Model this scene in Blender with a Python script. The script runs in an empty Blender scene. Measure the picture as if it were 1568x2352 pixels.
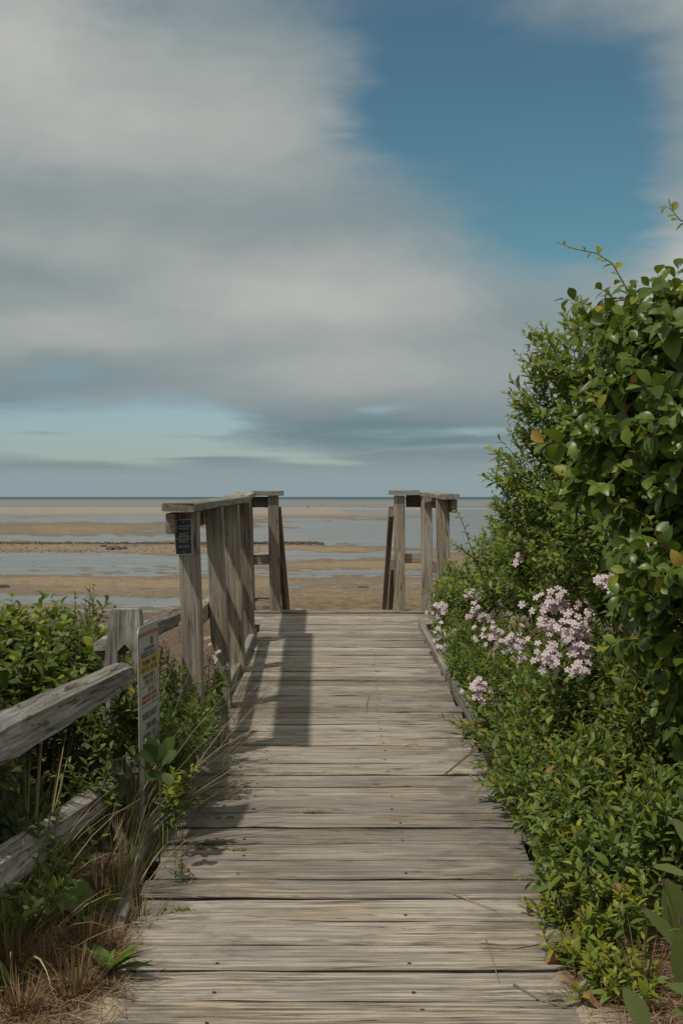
import bpy, math, random
import numpy as np
from mathutils import Vector, Matrix

random.seed(11)
rng = np.random.default_rng(11)
SC = bpy.context.scene
COL = SC.collection
F = 3267.0            # focal length in photo units (photo 1568 x 2352)
CX, HY = 784.0, 1141.0
CAMZ = 1.53
SLOPE = 0.0585        # the boardwalk climbs away from the camera
FLATZ = CAMZ - 6.5    # level of the tidal flats

# ------------------------------------------------------------------ camera
cam_d = bpy.data.cameras.new('camera')
cam = bpy.data.objects.new('camera', cam_d)
COL.objects.link(cam)
cam.location = (0, 0, CAMZ)
cam.rotation_euler = (math.radians(90), 0, 0)
cam_d.sensor_fit = 'VERTICAL'
cam_d.sensor_height = 36
cam_d.lens = 50
cam_d.shift_y = -35 / 2352
cam_d.clip_start = 0.05
cam_d.clip_end = 60000
SC.camera = cam

# ------------------------------------------------------------------ view
SC.view_settings.view_transform = 'Standard'
SC.view_settings.look = 'None'
SC.view_settings.exposure = 0.0
SC.view_settings.gamma = 1.0
SC.view_settings.use_curve_mapping = False
SC.render.engine = 'CYCLES'
SC.cycles.max_bounces = 8
SC.cycles.transparent_max_bounces = 8
SC.cycles.use_denoising = True

# ------------------------------------------------------------------ node helper
class NT:
    def __init__(s, tree):
        s.t = tree; s.n = tree.nodes; s.l = tree.links
    def new(s, typ, **kw):
        n = s.n.new(typ)
        for k, v in kw.items(): setattr(n, k, v)
        return n
    def put(s, sock, v):
        if isinstance(v, bpy.types.NodeSocket): s.l.new(v, sock)
        elif v is not None:
            if isinstance(v, (tuple, list)) and len(v) == 3 and sock.type == 'RGBA': v = (*v, 1)
            sock.default_value = v
    def m(s, op, a, b=None, c=None, clamp=False):
        n = s.new('ShaderNodeMath', operation=op, use_clamp=clamp)
        s.put(n.inputs[0], a)
        if b is not None: s.put(n.inputs[1], b)
        if c is not None: s.put(n.inputs[2], c)
        return n.outputs[0]
    def vm(s, op, a, b=None):
        n = s.new('ShaderNodeVectorMath', operation=op)
        s.put(n.inputs[0], a)
        if b is not None: s.put(n.inputs[1], b)
        return n.outputs[0]
    def xyz(s, v):
        n = s.new('ShaderNodeSeparateXYZ'); s.put(n.inputs[0], v); return n.outputs
    def comb(s, x, y, z):
        n = s.new('ShaderNodeCombineXYZ')
        for i, v in enumerate((x, y, z)): s.put(n.inputs[i], v)
        return n.outputs[0]
    def mix(s, f, a, b, blend='MIX'):
        n = s.new('ShaderNodeMix', data_type='RGBA', blend_type=blend)
        s.put(n.inputs[0], f); s.put(n.inputs[6], a); s.put(n.inputs[7], b)
        return n.outputs[2]
    def noise(s, vec, scale=1.0, detail=3.0, rough=0.55, out=0):
        n = s.new('ShaderNodeTexNoise')
        s.put(n.inputs['Vector'], vec); s.put(n.inputs['Scale'], scale)
        s.put(n.inputs['Detail'], detail); s.put(n.inputs['Roughness'], rough)
        return n.outputs[out]
    def step(s, v, a, b, lo=0.0, hi=1.0, kind='SMOOTHSTEP'):
        n = s.new('ShaderNodeMapRange', interpolation_type=kind)
        s.put(n.inputs[0], v); s.put(n.inputs[1], a); s.put(n.inputs[2], b)
        s.put(n.inputs[3], lo); s.put(n.inputs[4], hi)
        return n.outputs[0]
    def ramp(s, v, stops):
        n = s.new('ShaderNodeValToRGB')
        e = n.color_ramp.elements
        while len(e) < len(stops): e.new(0.5)
        for i, (p, c) in enumerate(stops):
            e[i].position = p; e[i].color = (*c, 1)
        s.put(n.inputs[0], v)
        return n.outputs[0]

# ------------------------------------------------------------------ world: physical sky with a broken cloud layer
SUN_AZ = math.radians(229.5); SUN_EL = math.radians(60)
W = bpy.data.worlds.new('World'); SC.world = W; W.use_nodes = True
N = NT(W.node_tree); N.n.clear()
sky = N.new('ShaderNodeTexSky', sky_type='NISHITA')
sky.sun_disc = False; sky.sun_elevation = SUN_EL; sky.sun_rotation = SUN_AZ
sky.air_density = 1.0; sky.dust_density = 0.6; sky.ozone_density = 2.0
co = N.new('ShaderNodeTexCoord').outputs['Generated']
dx, dy, dz = N.xyz(co)
hyp = N.m('SQRT', N.m('ADD', N.m('MULTIPLY', dx, dx), N.m('MULTIPLY', dy, dy)))
P0 = N.m('MULTIPLY', N.m('ARCTAN2', dx, dy), F / 100)
Q0 = N.m('MULTIPLY', N.m('ARCTAN2', dz, hyp), F / 100)
# soft warp of the cloud plane
wv = N.comb(N.m('MULTIPLY', P0, 0.16), N.m('MULTIPLY', Q0, 0.33), 0.0)
wn = N.xyz(N.noise(wv, 1.0, 4, 0.5, 1))
wv2 = N.comb(N.m('MULTIPLY', P0, 0.5), N.m('MULTIPLY', Q0, 2.2), 3.7)
wn2 = N.xyz(N.noise(wv2, 1.0, 4, 0.55, 1))
hi = N.step(Q0, 1.0, 4.0)                      # the warp dies out towards the horizon
P = N.m('ADD', P0, N.m('ADD', N.m('MULTIPLY', N.m('SUBTRACT', wn[0], 0.5), 2.6), N.m('MULTIPLY', N.m('SUBTRACT', wn2[0], 0.5), 1.6)))
Q = N.m('ADD', Q0, N.m('MULTIPLY', N.m('ADD', N.m('MULTIPLY', N.m('SUBTRACT', wn[1], 0.5), 1.8), N.m('MULTIPLY', N.m('SUBTRACT', wn2[1], 0.5), 0.5)), N.m('MULTIPLY_ADD', hi, 0.85, 0.15)))
def gs(x, y, a, b, w, tilt=0.0):
    dp = N.m('SUBTRACT', P, (x - CX) / 100); dq = N.m('SUBTRACT', Q, (HY - y) / 100)
    if tilt: dq = N.m('SUBTRACT', dq, N.m('MULTIPLY', dp, tilt))
    e = N.m('ADD', N.m('POWER', N.m('ABSOLUTE', N.m('MULTIPLY', dp, 100 / a)), 2.0), N.m('POWER', N.m('ABSOLUTE', N.m('MULTIPLY', dq, 100 / b)), 2.0))
    return N.m('MULTIPLY', N.m('EXPONENT', N.m('MULTIPLY', e, -1.0)), w)
def field(base, items):
    v = base
    for it in items: v = N.m('ADD', v, gs(*it))
    return v
OPEN = field(0.0, [
    (1130, 330, 270, 230, 1.15), (980, 190, 200, 140, .75), (1330, 480, 160, 150, .95), (1420, 280, 160, 230, .95),
    (340, 60, 150, 60, .38), (820, 40, 260, 90, .6), (1240, 560, 190, 60, .5), (1150, 20, 200, 90, .22), (880, 320, 100, 90, .4),
    (120, 990, 300, 58, 1.28), (430, 985, 140, 50, 1.2), (350, 1042, 330, 20, .8), (150, 875, 120, 22, .42),
    (1010, 1027, 190, 8, .6, .05), (730, 1058, 130, 7, .75, -.04), (1070, 988, 140, 11, .45, .04), (870, 943, 70, 10, .55, .12),
    (560, 1042, 120, 7, .6), (1080, 1068, 60, 5, .4), (150, 995, 70, 6, -.75), (420, 1006, 90, 5, -.6), (480, 1053, 120, 6, -.8)])
stre = N.noise(N.comb(N.m('MULTIPLY', P0, 0.35), N.m('MULTIPLY', Q0, 3.0), 9.1), 1.0, 5, 0.6)
soft = N.noise(N.comb(N.m('MULTIPLY', P0, 0.45), N.m('MULTIPLY', Q0, 0.8), 5.3), 1.0, 8, 0.6)
lown = N.noise(N.comb(N.m('MULTIPLY', dx, 3.0), N.m('MULTIPLY', dy, 3.0), N.m('MULTIPLY', dz, 5.0)), 1.0, 4, 0.5)
lo = N.step(Q0, 3.0, 1.6)
gr = N.m('ADD', N.m('MULTIPLY', N.m('SUBTRACT', soft, 0.5), 0.55), N.m('MULTIPLY', N.m('MULTIPLY', N.m('SUBTRACT', stre, 0.5), lo), 2.1))
up = N.step(Q0, 12.0, 22.0)                   # overhead, out of the picture, the layer is broken
cov = N.m('ADD', N.m('SUBTRACT', 1.0, N.m('MULTIPLY', OPEN, 1.22)), gr)
cov = N.m('ADD', cov, N.m('MULTIPLY', up, N.m('MULTIPLY', N.m('SUBTRACT', lown, 0.44), 3.0)))
COV = N.step(cov, -0.40, 1.06)
BRI = field(0.46, [
    (40, 130, 200, 190, .36), (360, 300, 420, 170, .42), (720, 680, 430, 105, .48), (130, 785, 260, 42, .3), (850, 860, 330, 55, .3),
    (1540, 620, 110, 130, .5), (1560, 60, 130, 120, .12), (150, 560, 260, 50, .12),
    (690, 985, 300, 50, -.42), (1020, 1005, 260, 60, -.38), (140, 445, 260, 55, -.17), (520, 530, 360, 45, -.15), (30, 655, 170, 30, -.12),
    (200, 1066, 420, 16, -.42), (150, 880, 260, 34, -.26), (1180, 700, 150, 80, -.16), (30, 930, 160, 25, -.3), (560, 60, 160, 90, -.12), (900, 480, 160, 50, -.1)])
BRI = N.m('ADD', BRI, N.m('ADD', N.m('MULTIPLY', N.m('SUBTRACT', soft, 0.5), 0.32), N.m('MULTIPLY', N.m('MULTIPLY', N.m('SUBTRACT', stre, 0.5), lo), 0.3)))
side = N.m('MAXIMUM', N.step(Q0, 13.0, 20.0), N.step(N.m('ABSOLUTE', P0), 9.5, 16.0))   # the bright layer goes on all round
BRI = N.m('ADD', BRI, N.m('MULTIPLY', side, 0.42))
ccol = N.ramp(BRI, [(0.0, (.155, .232, .258)), (0.45, (.262, .308, .312)), (1.0, (.465, .475, .448))])
strip = N.step(Q0, 0.95, 0.25)
ccol = N.mix(strip, ccol, (.262, .335, .358))
tint = N.ramp(N.m('MULTIPLY', Q0, 1 / 12.0), [(0.0, (.80, .90, 1.0)), (0.16, (.76, .90, 1.02)), (0.40, (.54, .80, .72)), (1.0, (.50, .70, .66))])
sk = N.mix(1.0, N.vm('SCALE', sky.outputs[0]), tint, 'MULTIPLY')
scl = sk.node.inputs[6].links[0].from_node
scl.inputs['Scale'].default_value = 1.0
skyS = 0.085
bgA = N.new('ShaderNodeBackground'); N.put(bgA.inputs[0], sk); bgA.inputs[1].default_value = skyS
bgB = N.new('ShaderNodeBackground'); N.put(bgB.inputs[0], ccol); bgB.inputs[1].default_value = 1.0
ms = N.new('ShaderNodeMixShader'); N.put(ms.inputs[0], COV)
N.l.new(bgA.outputs[0], ms.inputs[1]); N.l.new(bgB.outputs[0], ms.inputs[2])
wo = N.new('ShaderNodeOutputWorld'); N.l.new(ms.outputs[0], wo.inputs[0])

# ------------------------------------------------------------------ sun
sd = bpy.data.lights.new('sun', 'SUN'); sd.energy = 2.9; sd.angle = math.radians(1.5); sd.color = (1.0, 0.94, 0.85)
sun = bpy.data.objects.new('sun', sd); COL.objects.link(sun)
S = Vector((math.sin(SUN_AZ) * math.cos(SUN_EL), math.cos(SUN_AZ) * math.cos(SUN_EL), math.sin(SUN_EL)))
sun.rotation_euler = (-S).to_track_quat('-Z', 'Y').to_euler()
sun.location = S * 30

# ------------------------------------------------------------------ helpers: placing and building
def at(x, y, d):
    return Vector(((x - CX) / F * d, d, CAMZ - (y - HY) / F * d))
def zd(d): return SLOPE * d
def deck_d(y): return 5000.0 / (y - 950.0)
def on_deck(x, y, up=0.0):
    d = deck_d(y); return Vector(((x - CX) / F * d, d, zd(d) + up))

def tag(o, label=None, cat=None, group=None, kind=None):
    if label: o['label'] = label
    if cat: o['category'] = cat
    if group: o['group'] = group
    if kind: o['kind'] = kind
    return o
def thing(name, loc, label, cat, group=None):
    o = bpy.data.objects.new(name, None); COL.objects.link(o); o.location = loc
    o.empty_display_size = 0.1
    return tag(o, label, cat, group)
def link(name, me, parent=None, M=None):
    o = bpy.data.objects.new(name, me); COL.objects.link(o)
    if M is None: M = Matrix.Identity(4)
    if parent is not None:
        o.parent = parent
        root = Vector((0, 0, 0)); p = parent
        while p is not None: root += p.location; p = p.parent
        M = Matrix.Translation(-root) @ M
    o.matrix_basis = M
    return o
class MB:
    def __init__(s): s.v = []; s.f = []; s.mi = []; s.n = 0
    def add(s, v, f, mi=0):
        v = np.asarray(v, dtype=float).reshape(-1, 3)
        s.v.append(v); k = s.n
        s.f.extend([tuple(i + k for i in q) for q in f]); s.mi.extend([mi] * len(f))
        s.n += len(v)
    def mesh(s, name, mats, smooth=False):
        me = bpy.data.meshes.new(name)
        V = np.concatenate(s.v) if s.v else np.zeros((0, 3))
        me.from_pydata(V.tolist(), [], s.f)
        for m in (mats if isinstance(mats, (list, tuple)) else [mats]): me.materials.append(m)
        if any(s.mi): me.polygons.foreach_set('material_index', s.mi)
        if smooth: me.polygons.foreach_set('use_smooth', [True] * len(s.f))
        me.update()
        return me
def box_data(sx, sy, sz, c=(0, 0, 0)):
    v = [(c[0] + x * sx / 2, c[1] + y * sy / 2, c[2] + z * sz / 2) for x in (-1, 1) for y in (-1, 1) for z in (-1, 1)]
    return v, [(0, 1, 3, 2), (4, 6, 7, 5), (0, 4, 5, 1), (2, 3, 7, 6), (0, 2, 6, 4), (1, 5, 7, 3)]
def tube_data(pts, radii, k=5, cap=True):
    pts = [Vector(p) for p in pts]; v = []; f = []
    if not isinstance(radii, (list, tuple)): radii = [radii] * len(pts)
    ref = Vector((0.3, 0.2, 1)).normalized()
    for i, p in enumerate(pts):
        t = (pts[min(i + 1, len(pts) - 1)] - pts[max(i - 1, 0)]).normalized()
        a = t.cross(ref)
        if a.length < 1e-3: a = t.cross(Vector((1, 0, 0)))
        a.normalize(); b = t.cross(a)
        for j in range(k):
            th = 2 * math.pi * j / k
            v.append(p + (a * math.cos(th) + b * math.sin(th)) * radii[i])
    for i in range(len(pts) - 1):
        for j in range(k):
            f.append((i * k + j, i * k + (j + 1) % k, (i + 1) * k + (j + 1) % k, (i + 1) * k + j))
    if cap and k > 2:
        f.append(tuple(range(k - 1, -1, -1))); f.append(tuple((len(pts) - 1) * k + j for j in range(k)))
    return [tuple(p) for p in v], f
def frame(p0, p1, side):
    """local x from p0 to p1, local y close to side"""
    x = (Vector(p1) - Vector(p0)); L = x.length; x.normalize()
    z = x.cross(Vector(side)).normalized(); y = z.cross(x).normalized()
    R = Matrix((x, y, z)).transposed().to_4x4()
    return Matrix.Translation((Vector(p0) + Vector(p1)) / 2) @ R, L
def board_mesh(name, L, w, t, mat, ch=0.004, seg=4, jit=0.002, r=random, edge=None):
    """a sawn board: length x, width y, thickness z, eased edges, slightly uneven"""
    cs = [(-w/2, -t/2 + ch), (-w/2, t/2 - ch), (-w/2 + ch, t/2), (w/2 - ch, t/2), (w/2, t/2 - ch), (w/2, -t/2 + ch), (w/2 - ch, -t/2), (-w/2 + ch, -t/2)]
    b = MB(); v = []; f = []
    for i in range(seg + 1):
        x = -L/2 + L * i / seg
        ly, ry, zz = r.uniform(-jit, jit), r.uniform(-jit, jit), r.uniform(-jit, jit) * .6
        for (y, z) in cs:
            v.append((x + (r.uniform(-jit, jit) if i in (0, seg) else 0), y + (ly if y < 0 else ry), z + zz))
    for i in range(seg):
        for j in range(8):
            f.append((i*8 + j, (i+1)*8 + j, (i+1)*8 + (j+1) % 8, i*8 + (j+1) % 8))
    f.append(tuple(range(8))); f.append(tuple(seg*8 + 7 - j for j in range(8)))
    b.add(v, f)
    if edge is not None:      # sawn edges coloured dark, gap shade painted into the joints
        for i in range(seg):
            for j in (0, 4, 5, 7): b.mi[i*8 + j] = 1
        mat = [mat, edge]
    return b.mesh(name, mat)
def board(name, parent, p0, p1, side, w, t, mat, **kw):
    M, L = frame(p0, p1, side)
    return link(name, board_mesh(name, L, w, t, mat, **kw), parent, M)

# value noise for geometry
_G = rng.random((256, 256))
def vnoise(x, y, seed=0):
    x = np.asarray(x, float) + seed * 17.3; y = np.asarray(y, float) + seed * 9.1
    xi = np.floor(x).astype(int); yi = np.floor(y).astype(int); fx = x - xi; fy = y - yi
    fx = fx*fx*(3 - 2*fx); fy = fy*fy*(3 - 2*fy)
    g = lambda a, b: _G[a % 256, b % 256]
    return (g(xi, yi)*(1-fx) + g(xi+1, yi)*fx)*(1-fy) + (g(xi, yi+1)*(1-fx) + g(xi+1, yi+1)*fx)*fy
def fbm(x, y, seed=0, o=4):
    s = 0; a = .5; t = 0
    for k in range(o):
        s = s + a*vnoise(np.asarray(x)*2**k, np.asarray(y)*2**k, seed + k); t += a; a *= .5
    return s/t
def sst(x, a, b):
    t = np.clip((np.asarray(x, float) - a)/(b - a), 0, 1); return t*t*(3 - 2*t)

# ------------------------------------------------------------------ materials
def mat(name):
    m = bpy.data.materials.new(name); m.use_nodes = True
    n = NT(m.node_tree); n.n.clear()
    bs = n.new('ShaderNodeBsdfPrincipled'); out = n.new('ShaderNodeOutputMaterial')
    n.l.new(bs.outputs[0], out.inputs[0])
    return m, n, bs, out
def plain(name, col, rough=0.7, var=0.25, scale=20, metal=0.0):
    m, n, b, o = mat(name)
    c = n.new('ShaderNodeTexCoord').outputs['Object']
    f = n.noise(c, scale, 4)
    n.put(b.inputs['Base Color'], n.mix(f, tuple(x*(1 - var) for x in col), tuple(min(1, x*(1 + var)) for x in col)))
    b.inputs['Roughness'].default_value = rough; b.inputs['Metallic'].default_value = metal
    return m
def wood(name, dark, mid, light, brown, amount_brown=0.5, sand=False, lichen=0.0, bump=0.5):
    m, n, b, o = mat(name)
    tc = n.new('ShaderNodeTexCoord').outputs['Object']
    rnd = n.new('ShaderNodeObjectInfo').outputs['Random']
    off = n.vm('ADD', tc, n.comb(n.m('MULTIPLY', rnd, 37.0), n.m('MULTIPLY', rnd, 91.0), n.m('MULTIPLY', rnd, 53.0)))
    x, y, z = n.xyz(off)
    wob = n.m('MULTIPLY', n.m('SUBTRACT', n.noise(n.comb(n.m('MULTIPLY', x, 2.5), n.m('MULTIPLY', y, 6), n.m('MULTIPLY', z, 6)), 1, 2), .5), 0.014)
    yy = n.m('ADD', y, wob); zz = n.m('ADD', z, wob)
    g1 = n.noise(n.comb(n.m('MULTIPLY', x, 2.3), n.m('MULTIPLY', yy, 75), n.m('MULTIPLY', zz, 75)), 1.0, 3, .6)
    g2 = n.noise(n.comb(n.m('MULTIPLY', x, 7.0), n.m('MULTIPLY', yy, 260), n.m('MULTIPLY', zz, 260)), 1.0, 3, .6)
    pat = n.noise(n.comb(n.m('MULTIPLY', x, 3.0), n.m('MULTIPLY', y, 9), n.m('MULTIPLY', z, 9)), 1.0, 4, .6)
    pat2 = n.noise(n.comb(n.m('MULTIPLY', x, 1.3), n.m('MULTIPLY', y, 2.0), n.m('MULTIPLY', z, 2.0)), 1.0, 3, .6)
    spk = n.noise(tc, 220, 2, .6)
    g0 = n.noise(n.comb(n.m('MULTIPLY', x, 1.7), n.m('MULTIPLY', yy, 27), n.m('MULTIPLY', zz, 27)), 1.0, 3, .65)
    g = n.m('ADD', n.m('MULTIPLY', g0, .34), n.m('ADD', n.m('MULTIPLY', g1, .42), n.m('MULTIPLY', g2, .24)))
    col = n.ramp(g, [(.36, dark), (.50, mid), (.63, light)])
    colb = n.ramp(g, [(.30, tuple(c*.55 for c in brown)), (.52, brown), (.70, tuple(min(1, c*1.3) for c in brown))])
    col = n.mix(n.m('MULTIPLY', n.step(pat2, .42, .66), amount_brown), col, colb)
    # bleached scuffs and grey blotches
    col = n.mix(n.m('MULTIPLY', n.step(pat, .58, .76), .55), col, light)
    col = n.mix(n.m('MULTIPLY', n.step(pat, .44, .28), .5), col, dark)
    # checks (thin open cracks along the grain)
    ck = n.noise(n.comb(n.m('MULTIPLY', x, 1.6), n.m('MULTIPLY', yy, 42), n.m('MULTIPLY', zz, 42)), 1.0, 2, .5)
    crack = n.m('MULTIPLY', n.step(n.m('ABSOLUTE', n.m('SUBTRACT', ck, .5)), .020, .006), n.step(pat2, .45, .55))
    col = n.mix(n.m('MULTIPLY', crack, .8), col, tuple(c*.3 for c in dark))
    # knots
    vo = n.new('ShaderNodeTexVoronoi'); n.put(vo.inputs['Vector'], n.comb(n.m('MULTIPLY', x, 2.4), n.m('MULTIPLY', y, 8), n.m('MULTIPLY', z, 8))); vo.inputs['Scale'].default_value = 1.0
    col = n.mix(n.m('MULTIPLY', n.step(vo.outputs[0], .13, .05), .65), col, tuple(c*.5 for c in dark))
    col = n.mix(n.step(spk, .35, .7, 0, .22), col, tuple(c*.5 for c in dark))
    br = n.m('MULTIPLY_ADD', rnd, 0.50, 0.74)
    col = n.mix(1.0, col, n.comb(br, br, br), 'MULTIPLY')
    if lichen:
        lc = n.noise(tc, 26, 5, .65)
        col = n.mix(n.m('MULTIPLY', n.step(lc, .52, .66), lichen), col, (.20, .19, .09))
        col = n.mix(n.m('MULTIPLY', n.step(lc, .40, .30), lichen), col, (.03, .026, .02))
    if sand:
        gp = n.xyz(n.new('ShaderNodeNewGeometry').outputs['Position'])
        ed = n.step(n.m('ABSOLUTE', n.m('SUBTRACT', gp[0], .01)), .22, .62)
        dn = n.noise(n.comb(n.m('MULTIPLY', gp[0], 5.0), n.m('MULTIPLY', gp[1], 7.0), 1.0), 1.0, 5, .65)
        dirt = n.step(n.m('ADD', n.m('MULTIPLY', ed, .17), dn), .54, .72)
        col = n.mix(n.m('MULTIPLY', dirt, .62), col, (.105, .094, .078))
        wp = n.xyz(n.new('ShaderNodeNewGeometry').outputs['Position'])
        near = n.step(wp[1], 5.3, 3.6)
        big = n.noise(n.comb(n.m('MULTIPLY', wp[0], 2.2), n.m('MULTIPLY', wp[1], 3.5), 0.0), 1.0, 4, .6)
        fine = n.noise(n.comb(wp[0], wp[1], 0.0), 160, 3, .6)
        gm = n.m('MULTIPLY', n.step(g1, .49, .58), n.step(n.m('ADD', big, n.m('MULTIPLY', near, .22)), .55, .75))
        gm = n.m('MULTIPLY', gm, n.step(fine, .3, .5, .35, 1.0))
        col = n.mix(n.m('MULTIPLY', gm, .6), col, (.50, .415, .31))
    n.put(b.inputs['Base Color'], col)
    b.inputs['Roughness'].default_value = 0.85
    b.inputs['Specular IOR Level'].default_value = 0.25
    bp = n.new('ShaderNodeBump'); bp.inputs['Strength'].default_value = bump; bp.inputs['Distance'].default_value = 0.004
    n.put(bp.inputs['Height'], n.m('SUBTRACT', g, n.m('MULTIPLY', crack, .6)))
    n.l.new(bp.outputs[0], b.inputs['Normal'])
    return m
M_DECK = wood('deck_wood', (.14, .122, .101), (.30, .264, .222), (.45, .408, .348), (.335, .262, .175), .6, sand=True, bump=.8)
M_RAIL = wood('rail_wood', (.115, .098, .078), (.27, .235, .19), (.40, .365, .31), (.28, .22, .14), .5, bump=.7)
M_CAP = wood('cap_wood', (.10, .09, .075), (.23, .215, .185), (.36, .345, .31), (.24, .2, .14), .35, lichen=.35)
M_EDGE = wood('gap_shade_edge', (.03, .025, .02), (.065, .054, .043), (.12, .10, .08), (.07, .052, .034), .5)  # dark plank sides standing in for the shade inside the gaps
M_FENCE = wood('fence_wood', (.075, .067, .06), (.23, .215, .19), (.48, .46, .42), (.2, .17, .13), .3, lichen=.25, bump=.9)
M_DARKWOOD = wood('dark_rail_wood', (.05, .04, .032), (.12, .09, .068), (.2, .165, .13), (.14, .09, .055), .6)

def leafmat(name, a, b_, gloss=.38, trans=.3, tcol=None):
    m, n, b, o = mat(name)
    oi = n.new('ShaderNodeObjectInfo').outputs['Random']
    isl = n.new('ShaderNodeNewGeometry').outputs['Random Per Island']
    r = n.m('FRACT', n.m('ADD', n.m('MULTIPLY', oi, 7.31), isl))
    tc = n.new('ShaderNodeTexCoord').outputs['Object']
    blot = n.noise(tc, 60, 3, .6)
    col = n.mix(r, a, b_)
    col = n.mix(n.step(blot, .3, .75, 0, .35), col, tuple(c*.6 for c in a))
    n.put(b.inputs['Base Color'], col)
    b.inputs['Roughness'].default_value = gloss
    b.inputs['Specular IOR Level'].default_value = 0.35
    tr = n.new('ShaderNodeBsdfTranslucent')
    n.put(tr.inputs[0], n.mix(.5, col, tcol or (b_[0]*1.6, b_[1]*1.5, b_[2]*.6)))
    mx = n.new('ShaderNodeMixShader'); mx.inputs[0].default_value = trans
    n.l.new(b.outputs[0], mx.inputs[1]); n.l.new(tr.outputs[0], mx.inputs[2]); n.l.new(mx.outputs[0], o.inputs[0])
    return m
L_VINE = leafmat('vine_leaf', (.045, .085, .012), (.145, .215, .028), .36)
L_YOUNG = leafmat('young_leaf', (.19, .22, .022), (.30, .31, .035), .45, .35)
L_PRIVET = leafmat('small_leaf', (.075, .122, .022), (.205, .275, .046), .46)
L_HERB = leafmat('herb_leaf', (.065, .112, .020), (.18, .25, .044), .5)
L_GLAUC = leafmat('milkweed_leaf', (.13, .17, .055), (.18, .22, .07), .55)
L_DARK = leafmat('bush_leaf', (.058, .098, .018), (.175, .225, .042), .48)
L_SHADE = leafmat('shaded_leaf', (.028, .052, .012), (.085, .120, .024), .5)  # shade under the fence rail put into a darker leaf colour
L_YELLOW = leafmat('yellow_leaf', (.28, .22, .03), (.32, .17, .04), .5)
L_GRASS = leafmat('grass_blade', (.085, .115, .025), (.19, .19, .06), .5)
L_STRAW = leafmat('straw', (.26, .19, .10), (.42, .33, .19), .6, .15, (.4, .3, .15))
L_DRY = leafmat('dry_litter', (.13, .068, .032), (.30, .185, .095), .7, .08, (.25, .15, .07))
L_DEAD = leafmat('dead_leaf', (.17, .08, .035), (.30, .16, .07), .6, .15, (.3, .15, .06))
M_PINK = leafmat('pink_petal', (.66, .50, .54), (.92, .84, .84), .6, .35, (.6, .45, .5))
M_PURPLE = leafmat('purple_petal', (.36, .14, .36), (.46, .22, .46), .6, .3, (.4, .2, .4))
M_STEM = plain('woody_stem', (.09, .06, .042), .7)
M_GSTEM = plain('green_stem', (.10, .13, .035), .6)
M_RSTEM = plain('reddish_stem', (.16, .09, .045), .6)

# ------------------------------------------------------------------ ground of the bank
def ground_z(X, d):
    X = np.asarray(X, float); d = np.asarray(d, float)
    base = SLOPE * np.minimum(d, 11.2)
    far = np.maximum(d - (12.2 + .9*sst(-X, .5, 1.6)), 0)
    base = base - np.where(far < 1.2, far*far*.3, .432 + (far - 1.2)*.62)
    side = sst(np.abs(X), .55, .95)
    dip = .035 + .16*sst(d, 4.0, 6.0)
    off = -dip - .10*(1 - side)*sst(d, 4.2, 5.5)
    lump = (fbm(X*1.6, d*1.6, 3) - .5)*.10*side + (fbm(X*9, d*9, 5) - .5)*.035*sst(np.abs(X), .45, .7)
    # blown sand lapping over both edges of the near planks
    e_l = sst(-X + .10*(fbm(X*5, d*5, 8) - .5)*2, .40, .64) * sst(d, 4.75, 3.9)
    e_r = sst(X + .12*(fbm(X*5, d*5, 9) - .5)*2, .47, .66) * sst(d, 4.5, 3.9)
    over = np.maximum(e_l, e_r)
    off = off*(1 - over) + over*(.006 + (fbm(X*7, d*7, 4) - .5)*.024)
    off = np.where((np.abs(X) < .42) & (d > 2.5), np.minimum(off, -.07), off)
    z = base + off + lump*(1 - .85*over)
    return np.maximum(z, FLATZ - .4)
xs = np.unique(np.round(np.concatenate([-np.geomspace(1.6, 300, 40), np.arange(-1.6, 1.6, .03), np.geomspace(1.6, 300, 40)]), 4))
ds = np.unique(np.round(np.concatenate([np.linspace(-14, 2.2, 30), np.arange(2.2, 6.4, .03), np.arange(6.4, 16, .16), np.linspace(16, 30, 24)]), 4))
GX, GD = np.meshgrid(xs, ds)
GZ = ground_z(GX, GD)
nx, nd = len(xs), len(ds)
def grid_faces(nx, ny):
    i = np.arange(ny - 1)[:, None]*nx + np.arange(nx - 1)[None, :]
    i = i.ravel(); return np.stack([i, i + 1, i + nx + 1, i + nx], 1).tolist()
mG, n, b, o = mat('sandy_ground')
pos = n.new('ShaderNodeNewGeometry').outputs['Position']
a1 = n.noise(pos, 3.2, 5, .6); a2 = n.noise(pos, 45, 4, .65); a3 = n.noise(pos, 300, 2, .6)
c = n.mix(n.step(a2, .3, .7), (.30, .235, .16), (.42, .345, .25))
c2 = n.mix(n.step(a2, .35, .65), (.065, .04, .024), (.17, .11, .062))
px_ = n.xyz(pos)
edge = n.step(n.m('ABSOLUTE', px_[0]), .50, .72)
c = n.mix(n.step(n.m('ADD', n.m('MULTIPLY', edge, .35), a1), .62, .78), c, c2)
c = n.mix(n.step(a3, .4, .75, 0, .4), c, (.09, .065, .045))
n.put(b.inputs['Base Color'], c); b.inputs['Roughness'].default_value = .95
bp = n.new('ShaderNodeBump'); bp.inputs['Strength'].default_value = .6; bp.inputs['Distance'].default_value = .01
n.put(bp.inputs['Height'], n.m('ADD', a2, n.m('MULTIPLY', a3, .5))); n.l.new(bp.outputs[0], b.inputs['Normal'])
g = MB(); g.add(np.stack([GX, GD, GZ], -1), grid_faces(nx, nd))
ground = link('ground', g.mesh('ground', mG, True)); tag(ground, kind='structure')

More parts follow.
